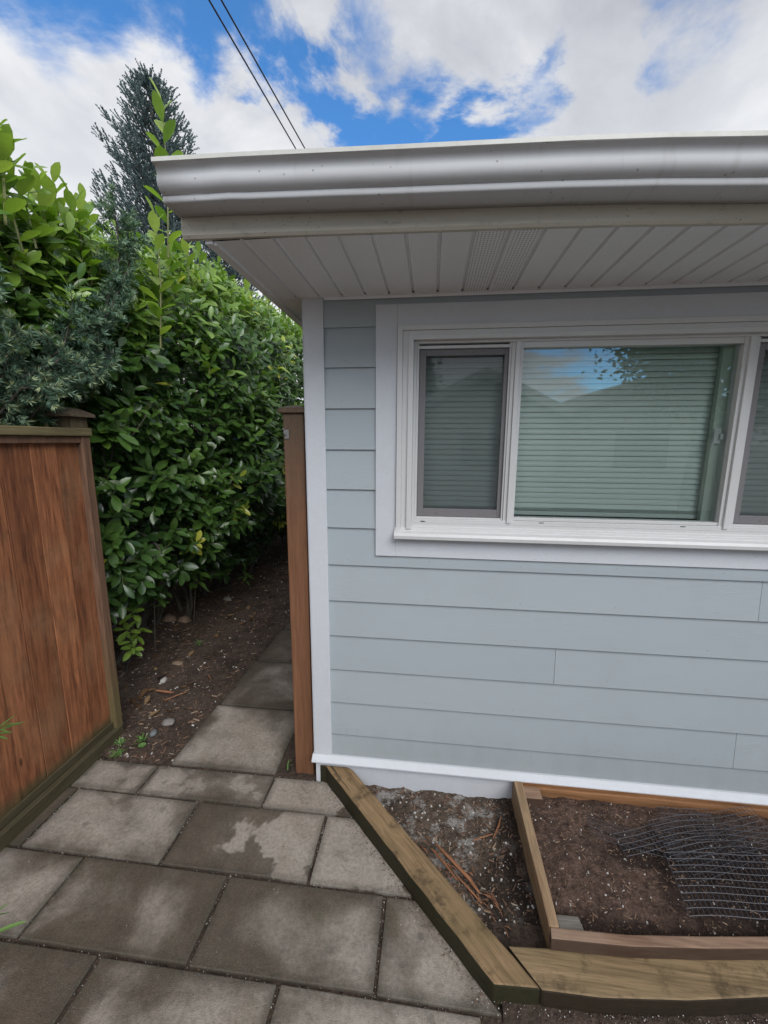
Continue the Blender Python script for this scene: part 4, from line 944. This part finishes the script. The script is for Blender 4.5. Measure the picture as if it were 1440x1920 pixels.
sprig((-1.22, 3.3, .0), (-1.15, 3.2, .30), 2, .09, 'farthest small laurel sprig near the gate post', .5)
# ================================================================ YEW
yew = thing('yew_shrub', 'dark bluish green needled shrub reaching over the fence in front of the hedge', 'shrub', (-1.5, -.15, 0))
YN = MB(); YB = MB()
def yb(pts, r, fl=.10, dens=1., rnd=.45, wl=.034):
    pts = [Vector(p) for p in pts]; YB.tube(pts, [r*(1-.7*i/(len(pts)-1)) for i in range(len(pts))], 5)
    tot = sum((pts[i+1]-pts[i]).length for i in range(len(pts)-1)); ns = int(tot/.021*dens)
    for s in range(ns):
        t = (s+random.random())/ns*(len(pts)-1); i = min(int(t), len(pts)-2); q = pts[i].lerp(pts[i+1], t-i); ax = (pts[i+1]-pts[i]).normalized()
        dr = (ax*.5+Vector((random.gauss(0, 1), random.gauss(0, 1), random.gauss(0, .8)-.1)).normalized()*.85).normalized(); L = fl*rb(.5, 1.1)
        e = q+dr*L; YB.tube([q, q.lerp(e, .5)+Vector((0, 0, .004)), e], [.0016, .0014, .001], 3)
        needles(YN, q.lerp(e, .15), e, int(34*L/.1)+8, wl, .0025, rnd+random.gauss(0, .12)+.1*(q.z > 2.2))
        e2 = e+dr*.004; needles(YN, q.lerp(e, .9), e2, 14, wl*1.05, .0026, rnd+.38, fwd=1.0)
yb([(-1.45, -.1, 1.6), (-1.28, .05, 1.98), (-1.15, .282, 2.24), (-1.15, .389, 2.46), (-1.15, .528, 2.76), (-1.14, .50, 3.0)], .012, .105, 1.5)
yb([(-1.15, .282, 2.24), (-1.12, .42, 2.5), (-1.13, .57, 2.72), (-1.14, .60, 2.96)], .008, .10, 1.5)
yb([(-1.45, -.12, 1.6), (-1.3, -.08, 1.95), (-1.15, .08, 2.17), (-1.13, .144, 2.40)], .009, .10, 1.5)
yb([(-1.4, -.15, 1.7), (-1.2, -.10, 2.0), (-1.12, .02, 2.10), (-1.10, .13, 2.08)], .009, .10, 1.5, .55)
yb([(-1.4, -.2, 1.7), (-1.2, -.19, 2.0), (-1.13, -.17, 2.20)], .008, .10, 1.6, .6)
yb([(-1.4, -.2, 1.7), (-1.15, -.16, 1.95), (-1.10, -.04, 1.97)], .007, .09, 1.5, .6)
yb([(-1.4, -.3, 1.7), (-1.18, -.30, 2.05), (-1.13, -.28, 2.35)], .008, .10, 1.4, .45)
yb([(-1.35, .0, 1.9), (-1.2, .15, 2.15), (-1.15, .28, 2.35)], .007, .10, 1.5, .5)
yb([(-1.45, -.1, 1.6), (-1.22, .08, 1.98), (-1.14, .2, 2.08), (-1.12, .30, 2.12)], .007, .09, 1.4, .5)
YB.tube([(-1.5, -.15, -.02), (-1.52, -.12, .8), (-1.45, -.12, 1.6), (-1.4, -.2, 1.75)], [.04, .034, .022, .015], 8)
YN.build('needles', yew_m, yew); YB.build('branches', bark_m, yew)
# plant poking in at the left edge, in front of the fence
np_ = thing('narrow_leaved_plant', 'narrow leaved plant whose blade tips poke in at the left edge of the view', 'plant', (-1.0, -.86, 0))
mb = MB(); bs = MB()
for (ex, ey, ez, n) in [(-.70, -.80, .80, 12), (-.66, -.80, .83, 10), (-.69, -.8, 1.20, 6), (-.80, -.82, .10, 3), (-.93, -.83, .02, 9), (-.80, -.80, .62, 4)]:
    b0 = Vector((-1.0, -.86, .0)); e = Vector((ex-.06, ey, ez)); bs.tube([b0, b0.lerp(e, .6)+Vector((0, 0, .05)), e], [.005, .004, .002], 4)
    for k in range(n):
        D = Vector((random.gauss(.6, .5), random.gauss(0, .5), random.gauss(.1, .5))); add_leaves(mb, [tuple(e)], [tuple(D)], [(0, 0, 1)], [rb(.05, .075)], .055, .15, np.array([rb(.1, .6)]))
add_leaves(mb, [(-.86, -.85, .05)], [(.9, .35, .45)], [(0, 0, 1)], [.14], .05, .2, np.array([.8]))
mb.build('leaves', blade_m, np_); bs.build('stem', stem_m, np_)
# ================================================================ SPRUCES
def spruce(x, y, h, R, label, z_from=.25, dens=1., sc=1.):
    t = thing('blue_spruce', label, 'spruce', (x, y, 0), 'blue spruces beyond the hedge'); A = MB(); B = MB()
    B.tube([(x, y, 0), (x+.03, y, h*.5), (x, y, h-.1)], [.16, .09, .015], 7)
    z = h*z_from; lev = 0
    while z < h-.05:
        fr = 1-z/h; rad = R*(1-math.exp(-fr*7)); nb = max(5, int(10*dens*(.5+fr)))
        for k in range(nb):
            a = k*6.283/nb+lev*.7+random.uniform(-.25, .25); L = rad*rb(.55, 1.22); up = .25+.75*(1-fr)
            p0 = Vector((x, y, z+random.uniform(-.08, .08))); dr = Vector((math.cos(a), math.sin(a), up*.55)).normalized(); pts = [p0]
            n = max(3, int(L/.16)); p = p0.copy()
            for i in range(n): dr = (dr+Vector((random.gauss(0, .05), random.gauss(0, .05), .05))).normalized(); p = p+dr*L/n; pts.append(p.copy())
            B.tube(pts, [.012*(1-.9*i/n)+.002 for i in range(n+1)], 4)
            for i in range(1, n+1):
                if i < n*.25 and fr > .3: continue
                q = pts[i]; ax = (pts[i]-pts[i-1]).normalized(); side = ax.cross(Vector((0, 0, 1))).normalized()
                for sgn in (-1, 1, 0, 2, 2.5):
                    dr2 = (ax+side*sgn*.8+Vector((0, 0, rb(-.1, .35)))).normalized() if sgn < 2 else (ax*.6+Vector((0, 0, .6)))
                    if sgn == 0 and i < n: continue
                    ln = rb(.12, .24)*(1 if sgn else 1.25)*sc
                    needles(A, q, q+dr2*ln, int(40*ln/.15), .026*sc, .0085*sc, rb(.1, .8), 1.1)
        z += .135*sc; lev += 1
    for k in range(5): a = k*1.26; needles(A, (x, y, h-.25+.03*k), (x+.10*math.cos(a), y+.10*math.sin(a), h-.05+.03*k), 26, .024, .003, .6)
    needles(A, (x, y, h-.35), (x, y, h+.10), 60, .024, .003, .6)
    A.build('needles', spruce_m, t); B.build('trunk', bark_m, t)
spruce(-5.0, 6.85, 8.60, 1.12, 'large blue spruce whose pointed top rises above the hedge and gutter end', .50, 1.5)
spruce(-4.2, 7.9, 6.3, 1.2, 'smaller blue spruce glimpsed between the hedge and the eave', .5, 1.3)
# ================================================================ CREAM HOUSE behind
cr = thing('cream_house', 'cream rendered house gable far behind the hedge, glimpsed between leaves', 'house', (-9, 10, 0))
mb = MB(); mb.add([(-11.5, 9, 0), (-6.95, 9, 0), (-6.95, 9, 5.9), (-9.2, 9, 7.3), (-11.5, 9, 5.9), (-11.5, 16, 0), (-6.95, 16, 0), (-6.95, 16, 5.9), (-9.2, 16, 7.3), (-11.5, 16, 5.9)], [(0, 1, 2, 3, 4), (5, 9, 8, 7, 6), (1, 6, 7, 2), (0, 4, 9, 5)], .5); mb.build('wall', cream_m, cr)
mb = MB()
for s in (1, -1): xm = -9.2; xe = xm+s*2.6; mb.add([(xm, 8.7, 7.38), (xe, 8.7, 5.75), (xe, 16.3, 5.75), (xm, 16.3, 7.38), (xm, 8.7, 7.5), (xe, 8.7, 5.9), (xe, 16.3, 5.9), (xm, 16.3, 7.5)], [(0, 1, 2, 3), (4, 7, 6, 5), (0, 4, 5, 1), (1, 5, 6, 2), (2, 6, 7, 3), (3, 7, 4, 0)], .5)
mb.build('roof', roof_m, cr)
mb = MB(); mb.box(-9.8, -8.7, 8.95, 8.99, 3.5, 4.7, .5); mb.build('window', glass_m, cr)
# ================================================================ CABLES
for (a, b, lb) in (((-2.460, 4.394, 7.480), (-2.24, 7.34, 7.505), 'upper left one of two black overhead cables crossing the blue sky'), ((-2.312, 4.441, 7.507), (-2.06, 7.32, 7.51), 'lower right one of two black overhead cables crossing the blue sky')):
    a = Vector(a); b = Vector(b); d_ = b-a; p = [a-d_*6, a-d_*3, a, b, b+d_*3, b+d_*7]
    mb = MB(); mb.tube(p, .012, 6); o = mb.build('overhead_cable', cable_m, smooth=True); tag(o, lb, 'cable', 'overhead cables')
# ================================================================ THE GARDEN BEHIND THE CAMERA (seen in the glass)
op = thing('neighbour_house', 'low twin gabled house across the garden, mirrored in the window glass', 'house', (3.6, -11, 0))
mb = MB()
def gable(xc, hw, ze, zp, y0, y1):
    mb.add([(xc-hw, y0, 0), (xc+hw, y0, 0), (xc+hw, y0, ze), (xc, y0, zp), (xc-hw, y0, ze), (xc-hw, y1, 0), (xc+hw, y1, 0), (xc+hw, y1, ze), (xc, y1, zp), (xc-hw, y1, ze)], [(0, 4, 3, 2, 1), (5, 6, 7, 8, 9), (1, 2, 7, 6), (0, 5, 9, 4)], .5)
gable(1.9, 1.85, 2.45, 3.38, -9, -15); gable(6.0, 2.2, 2.45, 3.25, -9.4, -15)
mb.build('wall', opp_m, op)
mb = MB()
for xc, hw, ze, zp, y0 in ((1.9, 1.85, 2.45, 3.38, -9), (6.0, 2.2, 2.45, 3.25, -9.4)):
    for s in (1, -1): mb.add([(xc, y0+.3, zp+.02), (xc+s*(hw+.2), y0+.3, ze-.07), (xc+s*(hw+.2), y0-6, ze-.07), (xc, y0-6, zp+.02), (xc, y0+.3, zp+.12), (xc+s*(hw+.2), y0+.3, ze+.03), (xc+s*(hw+.2), y0-6, ze+.03), (xc, y0-6, zp+.12)], [(0, 1, 2, 3), (4, 7, 6, 5), (0, 4, 5, 1), (1, 5, 6, 2), (2, 6, 7, 3), (3, 7, 4, 0)], .5)
rf = mb.build('roof', roof_m, op)
mb = MB()
for xc, hw, ze, zp, y0 in ((1.9, 1.85, 2.45, 3.38, -9), (6.0, 2.2, 2.45, 3.25, -9.4)):
    for s in (1, -1): mb.add([(xc, y0+.32, zp-.1), (xc+s*(hw+.2), y0+.32, ze-.2), (xc+s*(hw+.2), y0+.32, ze+.04), (xc, y0+.32, zp+.14)], [(0, 1, 2, 3)], .5)
mb.build('barge_board', oppw_m, rf)
for xa, xb, y0 in ((1.3, 2.5, -9.0), (5.2, 6.6, -9.4)):
    mb = MB(); mb.box(xa, xb, y0, y0+.04, 1.0, 2.0, .5); f_ = mb.build('window_frame', opp_m, op); mb = MB(); mb.box(xa+.06, xb-.06, y0+.04, y0+.05, 1.06, 1.94, .5); mb.build('pane', roof_m, f_)
def leafy(x, y, h, R, zc, n, label, ll=.13):
    t = thing('broadleaf_tree', label, 'tree', (x, y, 0)); A = MB(); B = MB()
    B.tube([(x, y, -.1), (x+.1, y, h*.3), (x, y+.1, h*.8)], [.2, .15, .04], 8)
    cl_ = []
    for k in range(34):
        a = random.uniform(0, 6.28); r = R*rb(.3, .95); zz_ = zc+(h-zc)*rb(.05, .95); e = Vector((x+r*math.cos(a), y+r*math.sin(a), zz_)); cl_.append(e); B.tube([(x, y, min(zz_*.75, h*.7)), (x+.5*r*math.cos(a), y+.5*r*math.sin(a), zz_*.9), tuple(e)], [.05, .03, .01], 5)
    P = []; D = []
    for i in range(n):
        e = random.choice(cl_); P.append((e.x+random.gauss(0, .33), e.y+random.gauss(0, .33), e.z+random.gauss(0, .28))); D.append(tuple(rng.normal(0, 1, 3)))
    add_leaves(A, P, D, rng.normal(0, 1, (n, 3))+np.array([0, 0, .8]), rng.uniform(ll*.7, ll*1.2, n), .28)
    A.build('crown', tree_m, t); B.build('trunk', bark_m, t)
leafy(6.3, -7.9, 5.6, 2.5, 2.1, 15000, 'broad leafy tree in the garden, mirrored in the right part of the window')
leafy(-.3, -11.5, 4.2, 1.3, 1.6, 2200, 'small rounded tree mirrored in the left window pane', .15)
spr = thing('dark_fir', 'narrow dark fir beyond the neighbour house, mirrored in the left window pane', 'fir', (.35, -16.5, 0)); A = MB(); B = MB(); B.tube([(.35, -16.5, 0), (.35, -16.5, 5.6)], [.15, .02], 6)
for k in range(420):
    z = 1+4.6*random.random(); r = (5.9-z)*.22; a = rb(0, 6.28); needles(A, (.35, -16.5, z), (.35+r*math.cos(a), -16.5+r*math.sin(a), z-.1), 20, .14, .02, .3)
A.build('needles', spruce_m, spr); B.build('trunk', bark_m, spr)
print('verts', sum(len(o.data.vertices) for o in SC.objects if o.type == 'MESH'), 'twigs', cnt)
